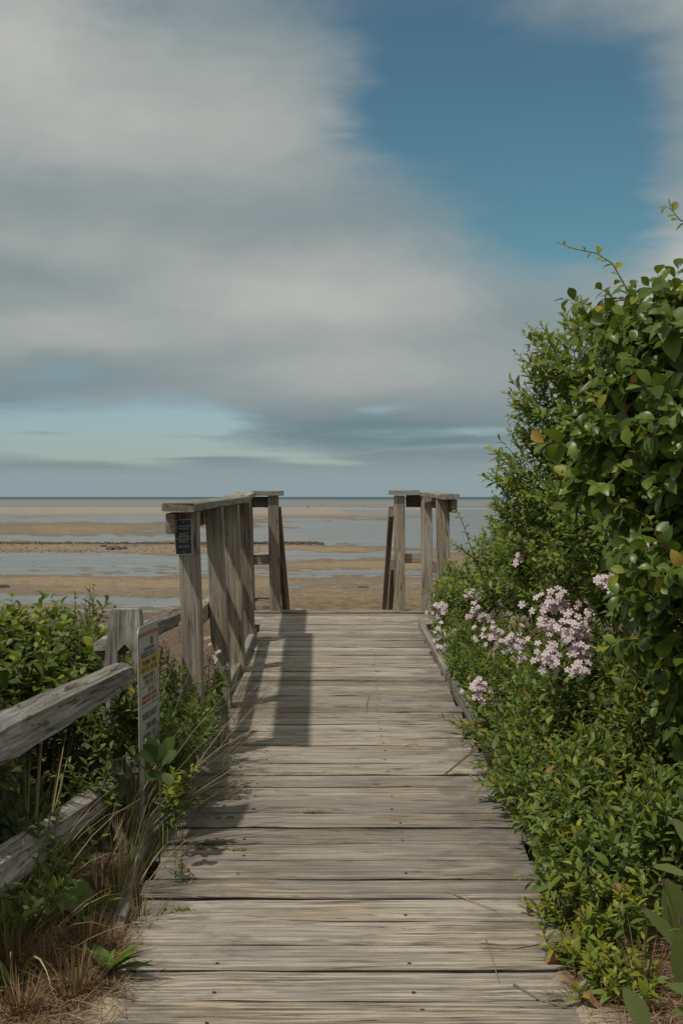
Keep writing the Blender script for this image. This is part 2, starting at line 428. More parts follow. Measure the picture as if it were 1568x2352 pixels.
# ------------------------------------------------------------------ tidal flats: sand bars and standing water
ys = np.concatenate([np.arange(1143, 1160, 1.0), np.arange(1160, 1430, 1.25), np.geomspace(1430, 2450, 26)])
xx = np.concatenate([-np.geomspace(400, 12000, 24)[::-1], np.arange(-390, 1960, 7.0), np.geomspace(1970, 14000, 24)])
FX, FY = np.meshgrid(xx, ys)
D_ = 6.5*F/(FY - HY)
wx = FX + (fbm(FX/150, FY/14, 21) - .5)*260 + (fbm(FX/42, FY/5, 22) - .5)*60
wy = FY + (fbm(FX/130, FY/16, 23) - .5)*15*sst(FY, 1150, 1260) + (fbm(FX/34, FY/6, 24) - .5)*9*sst(FY, 1150, 1300)
wet = np.full(FX.shape, .5)
def bl(x, y, a, b_, w):
    global wet
    wet = wet + w*np.exp(-np.abs((wx - x)/a)**2.4 - np.abs((wy - y)/b_)**2.4)
# water
bl(784, 1156, 9000, 8, .6)
for a in [(100, 1190, 330, 13, .55), (450, 1218, 160, 8, .4), (60, 1232, 150, 5, .3), (230, 1238, 420, 6, .55),
          (1000, 1175, 500, 9, .45), (900, 1222, 420, 24, .85), (1150, 1240, 300, 18, .7), (760, 1205, 160, 10, .5),
          (180, 1285, 380, 18, .95), (560, 1290, 200, 14, .6), (120, 1318, 260, 10, .6), (760, 1275, 170, 8, .7), (640, 1272, 180, 6, .5), (900, 1268, 120, 6, .4),
          (140, 1376, 190, 8, .75), (380, 1385, 170, 14, .75), (70, 1404, 170, 9, .6), (540, 1398, 90, 16, .5), (280, 1408, 120, 7, .4), (40, 1440, 200, 14, .5),
          (640, 1318, 200, 7, .45), (860, 1316, 170, 6, .55), (700, 1350, 80, 5, .5), (620, 1358, 90, 6, .45), (985, 1320, 60, 8, .5), (880, 1352, 50, 3.5, .35),
          (1300, 1200, 300, 30, .5), (1300, 1300, 260, 20, .45), (-300, 1300, 300, 30, .5), (1700, 1260, 300, 20, .5)]: bl(*a)
# bars
for a in [(784, 1168.5, 9000, 1.6, -.9), (200, 1176, 420, 6, -.6), (700, 1181, 220, 7, -.5), (330, 1211, 330, 8, -.7), (100, 1222, 260, 6, -.5),
          (300, 1259, 520, 9, -1.1), (700, 1262, 150, 5, -.8), (850, 1263, 60, 3, -.4), (250, 1338, 330, 12, -.8), (60, 1335, 130, 8, -.5),
          (760, 1298, 200, 10, -.85), (950, 1294, 160, 12, -.7), (640, 1335, 110, 9, -.6), (780, 1380, 330, 30, -.9), (1000, 1345, 120, 14, -.5),
          (200, 1358, 220, 7, -.5), (100, 1392, 130, 6, -.5), (450, 1345, 150, 10, -.5), (330, 1398, 90, 5, -.4), (784, 1520, 9000, 70, -1.2)]: bl(*a)
wet = wet + (fbm(FX/70, FY/3.2, 31) - .5)*1.0 + (fbm(FX/24, FY/2.2, 32) - .5)*.85*sst(FY, 1160, 1230) + (fbm(FX/260, FY/7, 33) - .5)*.5
FM = MB(); FM.add(np.stack([(FX - CX)/F*D_, D_, np.full(FX.shape, FLATZ)], -1), [f[::-1] for f in grid_faces(len(xx), len(ys))])
mF, n, b, o = mat('tidal_flat')
at_ = n.new('ShaderNodeAttribute', attribute_name='wet').outputs['Fac']
pos = n.new('ShaderNodeNewGeometry').outputs['Position']
px_ = n.xyz(pos)
fn = n.noise(n.comb(n.m('MULTIPLY', px_[0], .35), n.m('MULTIPLY', px_[1], .12), 0.0), 1.0, 5, .65)
fr = n.noise(n.comb(n.m('MULTIPLY', px_[0], .09), n.m('MULTIPLY', px_[1], .22), 4.0), 1.0, 5, .7)
w = n.m('ADD', at_, n.m('ADD', n.m('MULTIPLY', n.m('SUBTRACT', fn, .5), .55), n.m('MULTIPLY', n.m('SUBTRACT', fr, .5), .5)))
wm = n.step(w, .64, .84)
damp = n.step(w, -.45, .46)
sn = n.noise(n.comb(n.m('MULTIPLY', px_[0], 1.2), n.m('MULTIPLY', px_[1], .5), 2.0), 1.0, 5, .7)
dry = n.mix(n.step(sn, .3, .7), (.20, .148, .088), (.265, .20, .122))
dmp = n.mix(n.step(sn, .3, .7), (.125, .093, .058), (.185, .138, .088))
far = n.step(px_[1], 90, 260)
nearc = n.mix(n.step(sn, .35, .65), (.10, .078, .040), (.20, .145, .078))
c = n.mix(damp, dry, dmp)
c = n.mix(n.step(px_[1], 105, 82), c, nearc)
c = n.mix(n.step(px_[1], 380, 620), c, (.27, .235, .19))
wc = n.mix(n.step(fr, .4, .65), (.10, .105, .10), (.19, .165, .13))
n.put(b.inputs['Base Color'], n.mix(wm, c, wc))
n.put(b.inputs['Roughness'], n.mix(wm, n.mix(damp, (.85, .85, .85), (.5, .5, .5)), (.22, .22, .22)))
n.put(b.inputs['Specular IOR Level'], n.step(wm, 0, 1, .12, .42, 'LINEAR'))
rip = n.noise(n.comb(n.m('MULTIPLY', px_[0], 1.0), n.m('MULTIPLY', px_[1], 2.2), 7.0), 1.0, 4, .6)
bp = n.new('ShaderNodeBump'); bp.inputs['Distance'].default_value = .05
n.put(bp.inputs['Strength'], n.step(wm, 0, 1, .5, .25, 'LINEAR')); n.put(bp.inputs['Height'], rip); n.l.new(bp.outputs[0], b.inputs['Normal'])
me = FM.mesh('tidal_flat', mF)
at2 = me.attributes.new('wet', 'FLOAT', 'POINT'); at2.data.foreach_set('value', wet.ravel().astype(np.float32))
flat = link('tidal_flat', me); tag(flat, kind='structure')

# sea beyond the outermost bar
mS, n, b, o = mat('sea_water')
pos = n.new('ShaderNodeNewGeometry').outputs['Position']; px_ = n.xyz(pos)
deep = n.step(px_[1], 2300, 4200)
sw = n.noise(n.comb(n.m('MULTIPLY', px_[0], .004), n.m('MULTIPLY', px_[1], .012), 0), 1.0, 4, .6)
shc = n.mix(n.step(sw, .3, .7), (.145, .155, .145), (.20, .195, .17))
n.put(b.inputs['Base Color'], n.mix(deep, shc, (.035, .085, .11)))
b.inputs['Roughness'].default_value = .5
n.put(b.inputs['Specular IOR Level'], n.step(deep, 0, 1, .35, .12, 'LINEAR'))
wv = n.noise(n.comb(n.m('MULTIPLY', px_[0], .05), n.m('MULTIPLY', px_[1], .12), 0), 1.0, 4, .6)
bp = n.new('ShaderNodeBump'); bp.inputs['Distance'].default_value = 1.0; bp.inputs['Strength'].default_value = .5
n.put(bp.inputs['Height'], wv); n.l.new(bp.outputs[0], b.inputs['Normal'])
sm = MB()
d0, d1 = 6.5*F/(1164 - HY), 45000.0
ry = np.geomspace(d0, d1, 24); rx = np.concatenate([-np.geomspace(200, 40000, 12)[::-1], [0], np.geomspace(200, 40000, 12)])
SX, SY = np.meshgrid(rx, ry)
sm.add(np.stack([SX, SY, np.full(SX.shape, FLATZ + .03)], -1), grid_faces(len(rx), len(ry)))
sea = link('sea', sm.mesh('sea', mS)); tag(sea, kind='structure')

# ------------------------------------------------------------------ boardwalk
BW = thing('boardwalk', (0, 6.5, zd(6.5)), 'weathered grey plank boardwalk climbing from the sandy path towards the beach stairs', 'boardwalk')
def deck_edges(d):
    t = np.clip((d - 5.0)/4.7, 0, 1)
    l = -.632 + .052*t; r = .655 - .09*t
    return float(l), float(r)
UP = Vector((0, -SLOPE, 1)).normalized(); AL = Vector((0, 1, SLOPE)).normalized()
gaps = []
d = 2.74
while d < 6.33: gaps.append((d, .192)); d += .1935
while d < 10.93: gaps.append((d, .1405)); d += .1447
nails = MB()
for i, (d, w) in enumerate(gaps):
    c = d + w/2; l, r = deck_edges(c)
    if c > 10.25: l, r = -.735, .735
    w2 = w - (random.uniform(.007, .019) if w > .15 else random.uniform(.005, .013))
    l += random.uniform(-.02, .015); r += random.uniform(-.015, .02)
    tilt = random.uniform(-.0035, .0035) if w > .15 else random.uniform(-.002, .002)
    if 4.50 < c < 4.70: tilt = -.013; w2 -= .012
    if 5.28 < c < 5.47: tilt = -.007; w2 -= .010
    if 4.90 < c < 5.08: tilt = .006; w2 -= .004
    lift = random.uniform(-.002, .003)
    p0 = Vector((l, c - tilt*.64, zd(c) - .019 + lift)); p1 = Vector((r, c + tilt*.64, zd(c) - .019 + lift + random.uniform(-.003, .003)))
    if i == len(gaps) - 1:
        p0.z += .006; p1.z += .006
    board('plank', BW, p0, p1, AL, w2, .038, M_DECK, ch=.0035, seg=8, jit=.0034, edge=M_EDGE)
    for nxp in (-.345 + random.uniform(-.01, .01), .20 + random.uniform(-.015, .015)):
        for s in ((-.27, .27) if random.random() < .75 else (.2,)):
            q = Vector((nxp + random.uniform(-.008, .008), c + s*w, zd(c) + lift + .0012))
            v = [q + Vector((math.cos(a)*.0062, math.sin(a)*.0062, 0)) for a in np.linspace(0, 2*math.pi, 7)[:-1]]
            nails.add(v + [q + Vector((0, 0, -.02))], [tuple(range(6))])
M_NAIL = plain('rusty_nail', (.035, .026, .022), .6)
tag(link('nail_head', nails.mesh('nail_head', M_NAIL), BW), kind='stuff')
for x in (-.5, 0.0, .5):
    board('joist', BW, (x, 2.75, zd(2.75) - .042 - .08), (x, 11.0, zd(11) - .042 - .08), (0, 0, 1), .15, .045, M_DARKWOOD)
# kerb boards along both edges
def kerb(p, q, lean=0.0):
    board('kerb_board', BW, p, q, (lean, 0, 1), .085, .04, M_CAP, ch=.005, seg=5, jit=.004)
def kl(y, x, up): dd = deck_d(y); return Vector(((x - CX)/F*dd, dd, zd(dd) + up))
kerb(kl(1466, 583, .02), kl(1532, 553, .018)); kerb(kl(1536, 549, .012), kl(1650, 492, .01))
kerb(kl(1660, 484, .008), kl(1772, 421, .004)); kerb(kl(1776, 419, .0), kl(1886, 360, -.004))
kerb(kl(1892, 357, .004), kl(1992, 311, -.012)); kerb(kl(2006, 306, -.022), kl(2140, 268, -.035))
kerb(kl(1440, 966, .012), kl(1560, 1030, .008)); kerb(kl(1563, 1034, .006), kl(1700, 1114, .004)); kerb(kl(1704, 1117, .004), kl(1860, 1200, -.004))
kerb(kl(1866, 1204, -.004), kl(2075, 1292, -.02))
# end joist under the far edge
board('rim_joist', BW, (-.73, 11.02, zd(11) - .09), (.73, 11.02, zd(11) - .09), (0, 0, 1), .14, .04, M_RAIL)

# ------------------------------------------------------------------ guard rails
def post(parent, x0, d0, z0, x1, z1, w=.089, m=M_RAIL, dd=0.0):
    return board('post', parent, (x0, d0, z0), (x1, d0 + dd, z1), (1, 0, 0), w, w, m, ch=.004, seg=6, jit=.0015)
RL = thing('guard_rail', (-.68, 8.6, zd(8.6)), 'weathered wooden guard rail on the left side of the boardwalk, plaque on its front post', 'railing')
fr_top = at(424, 1176, 6.25)
tops = [(6.27, 431, 446, 1176), (7.35, 490, 517, 1166), (8.42, 530, 548, 1160), (9.47, 558, 572, 1156)]
rail_pts = []
for k, (d, xt, xb, yt) in enumerate(tops):
    t = at(xt, yt, d); bz = zd(d) - .45
    # lean measured over the visible part of the post
    ln = (.030, .045, .040, .036)[k]
    h = t.z - bz
    post(RL, t.x + ln*h, d + .045, bz, t.x, t.z, .089)
    rail_pts.append(t)
cap0 = at(408, 1165, 6.12); cap1 = at(545, 1146.5, 9.56)
cap0 = Vector(((408 - CX)/F*6.12, 6.12, 1.503 - .019)); cap1 = Vector((-.683, 9.56, 1.533 - .019))
board('cap_board', RL, cap0, cap1, (1, 0, 0), .142, .038, M_CAP, ch=.005, seg=8, jit=.003)
board('cap_board', RL, (-.745, 9.58, 1.522 - .019), (-.745, 10.93, 1.566 - .019), (1, 0, 0), .165, .038, M_CAP, ch=.005, seg=4)
board('cap_board', RL, (-.69, 11.0, 1.577 - .019), (-.448, 11.0, 1.577 - .019), (0, 1, 0), .14, .038, M_CAP, ch=.005, seg=3)
# 2x4 under the cap, outer side; mid rail below it
def off(p, dx, dz): return Vector((p.x + dx, p.y, p.z + dz))
u0 = Vector(((391 - CX)/F*6.16, 6.16, 1.503 - .042 - .047)); u1 = Vector((-.735, 9.6, 1.533 - .042 - .047))
board('rail_board', RL, u0, u1, (0, 0, 1), .092, .038, M_RAIL, seg=5)
m0 = Vector((-.708, 6.34, zd(6.34) + .55)); m1 = Vector((-.70, 9.6, zd(9.6) + .42))
board('rail_board', RL, m0, m1, (0, 0, 1), .09, .038, M_RAIL, seg=5)
board('rail_board', RL, (-.70, 11.03, 1.577 - .042 - .046), (-.55, 11.03, 1.577 - .042 - .046), (0, 0, 1), .085, .036, M_DARKWOOD, seg=2)
pm = at(600, 1286, 11.03)
board('rail_board', RL, (-.72, 11.03, pm.z), (-.54, 11.03, pm.z + .004), (0, 0, 1), .078, .036, M_RAIL, seg=2)
board('rail_board', RL, (-.78, 9.5, 1.533 - .05 - .045), (-.78, 11.0, 1.566 - .05 - .045), (0, 0, 1), .09, .038, M_RAIL, seg=2)
post(RL, -.70, 11.02, zd(11) - .4, -.735, 1.535, .085)
post(RL, at(633, 0, 11).x, 11.0, zd(11) - .001, at(627, 0, 11).x, 1.537, .082)

RR = thing('guard_rail', (.68, 10.4, zd(10.4)), 'short wooden guard rail at the right end of the boardwalk, half behind the shrub', 'railing')
post(RR, .71, 9.9, zd(9.9) - .5, .703, 1.51, .088)
post(RR, .662, 10.99, zd(11) - .4, .655, 1.54, .084)
post(RR, .448, 11.0, zd(11) - .001, .447, 1.54, .081)
board('cap_board', RR, (.738, 9.72, 1.548 - .018), (.668, 10.92, 1.569 - .018), (1, 0, 0), .14, .036, M_CAP, ch=.005, seg=4)
board('cap_board', RR, (.364, 11.0, 1.583 - .018), (.60, 11.0, 1.583 - .018), (0, 1, 0), .14, .035, M_CAP, ch=.005, seg=3)
board('rail_board', RR, (.775, 9.75, 1.465), (.715, 11.0, 1.49), (0, 0, 1), .088, .036, M_RAIL, seg=2)
board('rail_board', RR, (.50, 11.03, 1.497), (.66, 11.03, 1.497), (0, 0, 1), .095, .036, M_DARKWOOD, seg=2)
board('rail_board', RR, (.775, 9.78, 1.53 - 180/F*9.78), (.715, 11.0, 1.53 - 160/F*11), (0, 0, 1), .09, .036, M_RAIL, seg=2)
board('rail_board', RR, (.47, 11.03, 1.53 - 141/F*11.03), (.70, 11.03, 1.53 - 141/F*11.03), (0, 0, 1), .073, .036, M_RAIL, seg=2)

# ------------------------------------------------------------------ stairs to the beach
ST = thing('beach_stair', (-.04, 12.6, .1), 'steep wooden stair with sloping hand rails dropping from the boardwalk end to the beach', 'stairs')
sl = .62
def srail(x0, x1, zt, name, m):
    L = 7.0
    board(name, ST, (x0, 11.04, zt), (x0 + (x1 - x0)*L/1.5, 11.04 + L, zt - sl*L), (0, 0, 1), .09, .038, m, seg=4)
srail(-.488, -.470, 1.415, 'hand_rail', M_DARKWOOD); srail(-.470, -.456, 1.03, 'hand_rail', M_DARKWOOD)
srail(.386, .372, 1.415, 'hand_rail', M_DARKWOOD); srail(.402, .392, 1.00, 'hand_rail', M_DARKWOOD)
for x in (-.53, .45):
    board('stringer', ST, (x, 11.06, zd(11) - .25), (x, 18.06, zd(11) - .25 - sl*7), (0, 0, 1), .24, .04, M_DARKWOOD, seg=2)
for k in range(12):
    dd = 11.3 + k*.29
    board('tread', ST, (-.5, dd, zd(11) - .18*(k + 1)), (.42, dd, zd(11) - .18*(k + 1)), (0, 1, 0), .27, .038, M_RAIL, seg=2)

# ------------------------------------------------------------------ plaque
def text_mesh(txt, size, mat_, width=None, bold=0.0):
    cu = bpy.data.curves.new('lettering', 'FONT'); cu.body = txt; cu.size = size
    cu.align_x = 'CENTER'; cu.align_y = 'CENTER'; cu.extrude = .0004; cu.offset = bold; cu.resolution_u = 2
    ob = bpy.data.objects.new('lettering', cu); COL.objects.link(ob)
    bpy.context.view_layer.update()
    me = bpy.data.meshes.new_from_object(ob.evaluated_get(bpy.context.evaluated_depsgraph_get()))
    COL.objects.unlink(ob); bpy.data.objects.remove(ob)
    me.name = 'lettering'; me.materials.clear(); me.materials.append(mat_)
    if width:
        v = np.empty(len(me.vertices)*3); me.vertices.foreach_get('co', v); v = v.reshape(-1, 3)
        w = v[:, 0].max() - v[:, 0].min()
        v[:, 0] *= width/w
        me.vertices.foreach_set('co', v.ravel()); me.update()
    return me
M_BLACK = plain('black_plate', (.010, .012, .014), .35, .2)
M_SILVER = plain('silver_edge', (.42, .42, .40), .45, .15, 40, .3)
M_LETTER = plain('silver_letter', (.30, .30, .29), .5, .1)
t0 = rail_pts[0]
pw, ph = .0735, .153
ctr = at(422, 1233.5, 6.272)
lean = .030
PL = thing('plaque', ctr, 'black memorial plaque with silver lettering screwed to the front rail post', 'plaque')
PM = Matrix.Translation((ctr.x, 6.272 - .004, ctr.z)) @ Matrix.Rotation(lean, 4, 'Y').inverted() @ Matrix.Rotation(math.radians(90), 4, 'X')
b_ = MB(); b_.add(*box_data(pw, ph, .003)); link('plate', b_.mesh('plate', M_BLACK), PL, PM)
b_ = MB()
for (sx, sy, c) in ((pw + .004, .0038, (0, ph/2, .001)), (pw + .004, .0038, (0, -ph/2, .001)), (.0036, ph - .004, (pw/2, 0, .001)), (.0036, ph - .004, (-pw/2, 0, .001))):
    b_.add(*box_data(sx, sy, .004, c))
link('frame', b_.mesh('frame', M_SILVER), PL, PM)
for (txt, yy, w) in (('CHRISTOPHER', .048, .064), ('WINGARD', .037, .046), ('TROOP 77', .0145, .042), ('BREWSTER', .0035, .049), ('EAGLE SCOUT', -.0085, .063), ('PROJECT', -.0195, .039), ('FALL 2012', -.042, .045)):
    link('lettering', text_mesh(txt, .0115, M_LETTER, w, .0003), PL, PM @ Matrix.Translation((0, yy, .0020)))
for yy in (.066, -.066):
    s_ = MB(); vv = [(math.cos(a)*.003, math.sin(a)*.003 + yy, z) for z in (.0, .0035) for a in np.linspace(0, 2*math.pi, 9)[:-1]]
    s_.add(vv, [tuple(range(8, 16))] + [(j, (j+1) % 8, 8 + (j+1) % 8, 8 + j) for j in range(8)])
    link('screw', s_.mesh('screw', M_SILVER), PL, PM)

# ------------------------------------------------------------------ split-rail fence
FN = thing('split_rail_fence', (-.86, 5.6, .2), 'old grey split-rail fence with a tapered mortised post left of the boardwalk', 'fence')
def split_rail(name, p0, p1, r0, r1, sag=0.0, segs=9, flat=.85):
    M, L = frame(p0, p1, (0, 0, 1))
    b = MB(); v = []; f = []; k = 7
    ang = [a + random.uniform(-.15, .15) for a in np.linspace(0, 2*math.pi, k + 1)[:-1]]
    rad = [random.uniform(.82, 1.18) for _ in range(k)]
    for i in range(segs + 1):
        t = i/segs; R = r0 + (r1 - r0)*t
        e = min(t, 1 - t); R *= (.62 + .38*min(1, e/.10))
        for j in range(k):
            q = R*rad[j]*random.uniform(.955, 1.045)
            v.append((-L/2 + L*t, math.cos(ang[j])*q, math.sin(ang[j])*q*flat + math.sin(t*math.pi)*-sag))
    for i in range(segs):
        for j in range(k): f.append((i*k + j, (i+1)*k + j, (i+1)*k + (j+1) % k, i*k + (j+1) % k))
    f.append(tuple(range(k))); f.append(tuple(segs*k + k - 1 - j for j in range(k)))
    b.add(v, f)
    return link(name, b.mesh(name, M_FENCE), FN, M)
def fence_post(cx, d, zb, zt, wt=.112, wb=.168, th=.085):
    # wedge-cut top, mortise hole through the width
    rings = [(zb, wb), (zt - .40, wb), (zt - .20, wb), (zt - .03, wt), (zt, wt*.9)]
    b = MB(); hole = (zt - .275, zt - .135)
    zs = [zb, zt - .62, hole[0], hole[0] + .04, hole[1] - .03, hole[1], zt - .06, zt - .008, zt]
    def wid(z): return (wb if z < zt - .25 else wb + (wt - wb)*(z - (zt - .25))/.25) * (.90 if z >= zt else 1)
    hw = lambda z: 0.0 if (z <= hole[0] or z >= hole[1]) else .028
    # front and back faces as two side strips round the hole
    for sgn in (-1, 1):
        v = []; f = []
        for z in zs:
            w = wid(z)/2; h = hw(z); jy = random.uniform(-.003, .003)
            v += [(sgn*h, -th/2 + jy, z), (sgn*w, -th/2 + jy, z), (sgn*w, th/2, z), (sgn*h, th/2, z)]
        for i in range(len(zs) - 1):
            for j in range(4):
                if j == 3 and hw(zs[i]) == 0 and hw(zs[i+1]) == 0: continue
                q = (i*4 + j, i*4 + (j+1) % 4, (i+1)*4 + (j+1) % 4, (i+1)*4 + j)
                f.append(q if sgn > 0 else q[::-1])
        e = (len(zs) - 1)*4
        q = (e, e+1, e+2, e+3); f.append(q if sgn > 0 else q[::-1])
        b.add(v, f)
    v = np.concatenate(b.v)
    # stand it with local x along the height for the grain
    vv = np.stack([v[:, 2] - (zb + zt)/2, v[:, 0], v[:, 1]], 1)
    b.v = [vv]
    R = Matrix(((0, 1, 0), (0, 0, 1), (1, 0, 0))).to_4x4()
    return link('post', b.mesh('post', M_FENCE), FN, Matrix.Translation((cx, d, (zb + zt)/2)) @ R)
fp = at(290, 1398, 5.6)
fence_post(fp.x, 5.6, .12, fp.z)
fence_post(-1.03, 3.70, 0.0, 1.03)
fp2 = at(438, 1410, 8.3); fence_post(fp2.x, 8.3, .25, fp2.z - .02, .075, .105, .07)
split_rail('rail', at(-70, 1742, 3.85), at(300, 1545, 5.62), .080, .056)
split_rail('rail', at(-90, 2070, 3.85), at(290, 1795, 5.62), .078, .055)
split_rail('rail', at(322, 1458, 5.58), at(440, 1404, 8.3), .046, .045)
split_rail('rail', at(425, 1412, 8.2), at(492, 1404, 10.3), .045, .045)
split_rail('rail', at(228, 1492, 5.75), at(292, 1482, 5.62), .05, .045, segs=3)
split_rail('rail', at(310, 1700, 5.6), at(440, 1560, 8.3), .045, .045)

# ------------------------------------------------------------------ warning sign
M_ALU = plain('sign_sheet', (.33, .34, .32), .4, .08, 30)
M_YEL = plain('sign_yellow', (.42, .27, .03), .5, .1, 30)
M_RED = plain('sign_red', (.30, .075, .065), .5, .15, 30)
M_INK = plain('sign_ink', (.085, .085, .082), .5, .1, 30)
M_ZINC = plain('zinc', (.4, .4, .39), .45, .2, 50, .6)
s0 = at(318, 1741, 4.98); sdir = Vector((.0875, 1, 0)).normalized(); sL, sH = .335, .455
SG = thing('warning_sign', (s0.x, s0.y + .15, ground_z(s0.x, s0.y).item()), 'narrow white metal water-quality sign with a yellow band beside the boardwalk edge', 'sign')
nrm = Vector((sdir.y, -sdir.x, 0))
R = Matrix((sdir, Vector((0, 0, 1)), nrm)).transposed().to_4x4()
SM = Matrix.Translation(s0 + sdir*sL/2 + Vector((0, 0, sH/2))) @ Matrix.Rotation(math.radians(-1.0), 4, sdir) @ R
def rrect(w, h, r, z0, z1, k=5):
    pts = []
    for cx, cy, a0 in ((w/2 - r, h/2 - r, 0), (-w/2 + r, h/2 - r, 90), (-w/2 + r, -h/2 + r, 180), (w/2 - r, -h/2 + r, 270)):
        for i in range(k):
            a = math.radians(a0 + 90*i/(k - 1)); pts.append((cx + r*math.cos(a), cy + r*math.sin(a)))
    n_ = len(pts)
    v = [(x, y, z0) for x, y in pts] + [(x, y, z1) for x, y in pts]
    f = [tuple(range(n_ - 1, -1, -1)), tuple(range(n_, 2*n_))] + [(i, (i+1) % n_, n_ + (i+1) % n_, n_ + i) for i in range(n_)]
    return v, f
b_ = MB(); b_.add(*rrect(sL, sH, .035, -.0015, .0015)); link('sheet', b_.mesh('sheet', M_ALU), SG, SM)
def pane(name, w, h, cx, cy, m, z=.0022):
    b = MB(); b.add(*box_data(w, h, .0008, (cx, cy, z))); return link(name, b.mesh(name, m), SG, SM)
# thin printed border line
b_ = MB(); bw, bh = sL - .028, sH - .028
for (sx, sy, c) in ((.0018, bh - .03, (bw/2, 0, .0018)), (.0018, bh - .03, (-bw/2, 0, .0018)), (bw, .0018, (0, -bh/2, .0018))): b_.add(*box_data(sx, sy, .0006, c))
link('border', b_.mesh('border', M_INK), SG, SM)
pane('red_bar', bw - .012, .013, 0, sH/2 - .032, M_RED)
pane('yellow_band', bw - .006, .058, 0, .083, M_YEL)
pane('rule', bw - .03, .0028, .008, -.062, M_INK); pane('rule', bw - .03, .0025, .008, .008, M_INK)
def marks(cx, cy, w, h, m, z=.003, gap=.35):
    """a printed line too small to read in the photograph: letter-sized strokes"""
    b = MB(); x = -w/2
    while x < w/2 - h*.3:
        lw = random.uniform(.35, .75)*h
        if random.random() < .14: x += lw; continue
        b.add(*box_data(lw*.32, h, .0006, (cx + x + lw*.16, cy, z)))
        if random.random() < .7: b.add(*box_data(lw*.5, h*.24, .0006, (cx + x + lw*.55, cy + random.choice((-.36, 0, .36))*h, z + .0002)))
        if random.random() < .5: b.add(*box_data(lw*.26, h*.9, .0006, (cx + x + lw*.85, cy, z + .0001)))
        x += lw*1.35
    o_ = link('print_line', b.mesh('print_line', m), SG, SM); o_['kind'] = 'stuff'
marks(.05, .165, .04, .030, M_INK); marks(0, .141, .16, .012, M_INK); marks(.0, .122, .25, .020, M_INK)
marks(0, .093, .22, .018, M_INK, .0032); marks(0, .069, .24, .018, M_INK, .0032)
marks(.0, .042, .20, .015, M_INK); marks(.01, .022, .16, .016, M_INK)
marks(.02, -.008, .10, .017, M_RED); marks(0, -.028, .24, .013, M_RED); marks(0, -.045, .25, .013, M_RED)
link('lettering', text_mesh('WATER QUALITY', .034, M_INK, .235, .0006), SG, SM @ Matrix.Translation((0, -.098, .0022)))
marks(.02, -.135, .16, .022, M_INK); marks(-.02, -.170, .18, .02, M_INK)
gz = ground_z(s0.x - .02, s0.y + .16).item() - .2
tb, tf = tube_data([(s0.x - .012, s0.y + .17, gz), (s0.x - .012, s0.y + .17, s0.z + sH - .06)], .011, 6)
b_ = MB(); b_.add(tb, tf); link('stake', b_.mesh('stake', M_ZINC), SG)

# ------------------------------------------------------------------ leaves
def leaf_shape(prof, fold=.18, curl=.18, seg=5, wave=0.0, seed=0):
    r = random.Random(seed); v = []; f = []
    for i in range(seg + 1):
        t = i/seg; w = prof(t)
        zc = -curl*t*t
        a, b = (w*(1 + r.uniform(-.08, .08)), w*(1 + r.uniform(-.08, .08)))
        v += [(-a, t, zc + fold*a + r.uniform(-wave, wave)), (0, t, zc), (b, t, zc + fold*b + r.uniform(-wave, wave))]
    for i in range(seg):
        k = i*3
        f += [(k, k+1, k+4, k+3), (k+1, k+2, k+5, k+4)]
    return np.array(v), f
ell = lambda w, p=.5, e=1.0: (lambda t: max(.012, w*(math.sin(math.pi*min(1, max(0, t))**(math.log(.5)/math.log(p))))**e))
SHAPES = {}
def shape(key, prof, **kw):
    SHAPES[key] = [leaf_shape(prof, seed=s, **dict(kw, curl=kw.get('curl', .18)*c, fold=kw.get('fold', .18)*ff)) for s, (c, ff) in enumerate(((.5, 1.0), (1.2, .7), (1.9, 1.3), (.1, 1.6)))]
shape('vine', ell(.34, .55, .75), fold=.32, curl=.26, wave=.015)
shape('oval', ell(.25, .52, .9), fold=.25, curl=.18)
shape('lance', ell(.145, .42, 1.0), fold=.25, curl=.22)
shape('herb', ell(.21, .48, .95), fold=.26, curl=.25)
shape('milk', ell(.21, .46, .7), fold=.14, curl=.22, seg=8)
shape('strap', ell(.085, .5, .7), fold=.2, curl=.35, seg=6)
MESHES = {}
def leaf_me(key, var, m):
    k = (key, var, m.name)
    if k not in MESHES:
        b = MB(); b.add(*SHAPES[key][var]); MESHES[k] = b.mesh('leaf', m, True)
    return MESHES[k]
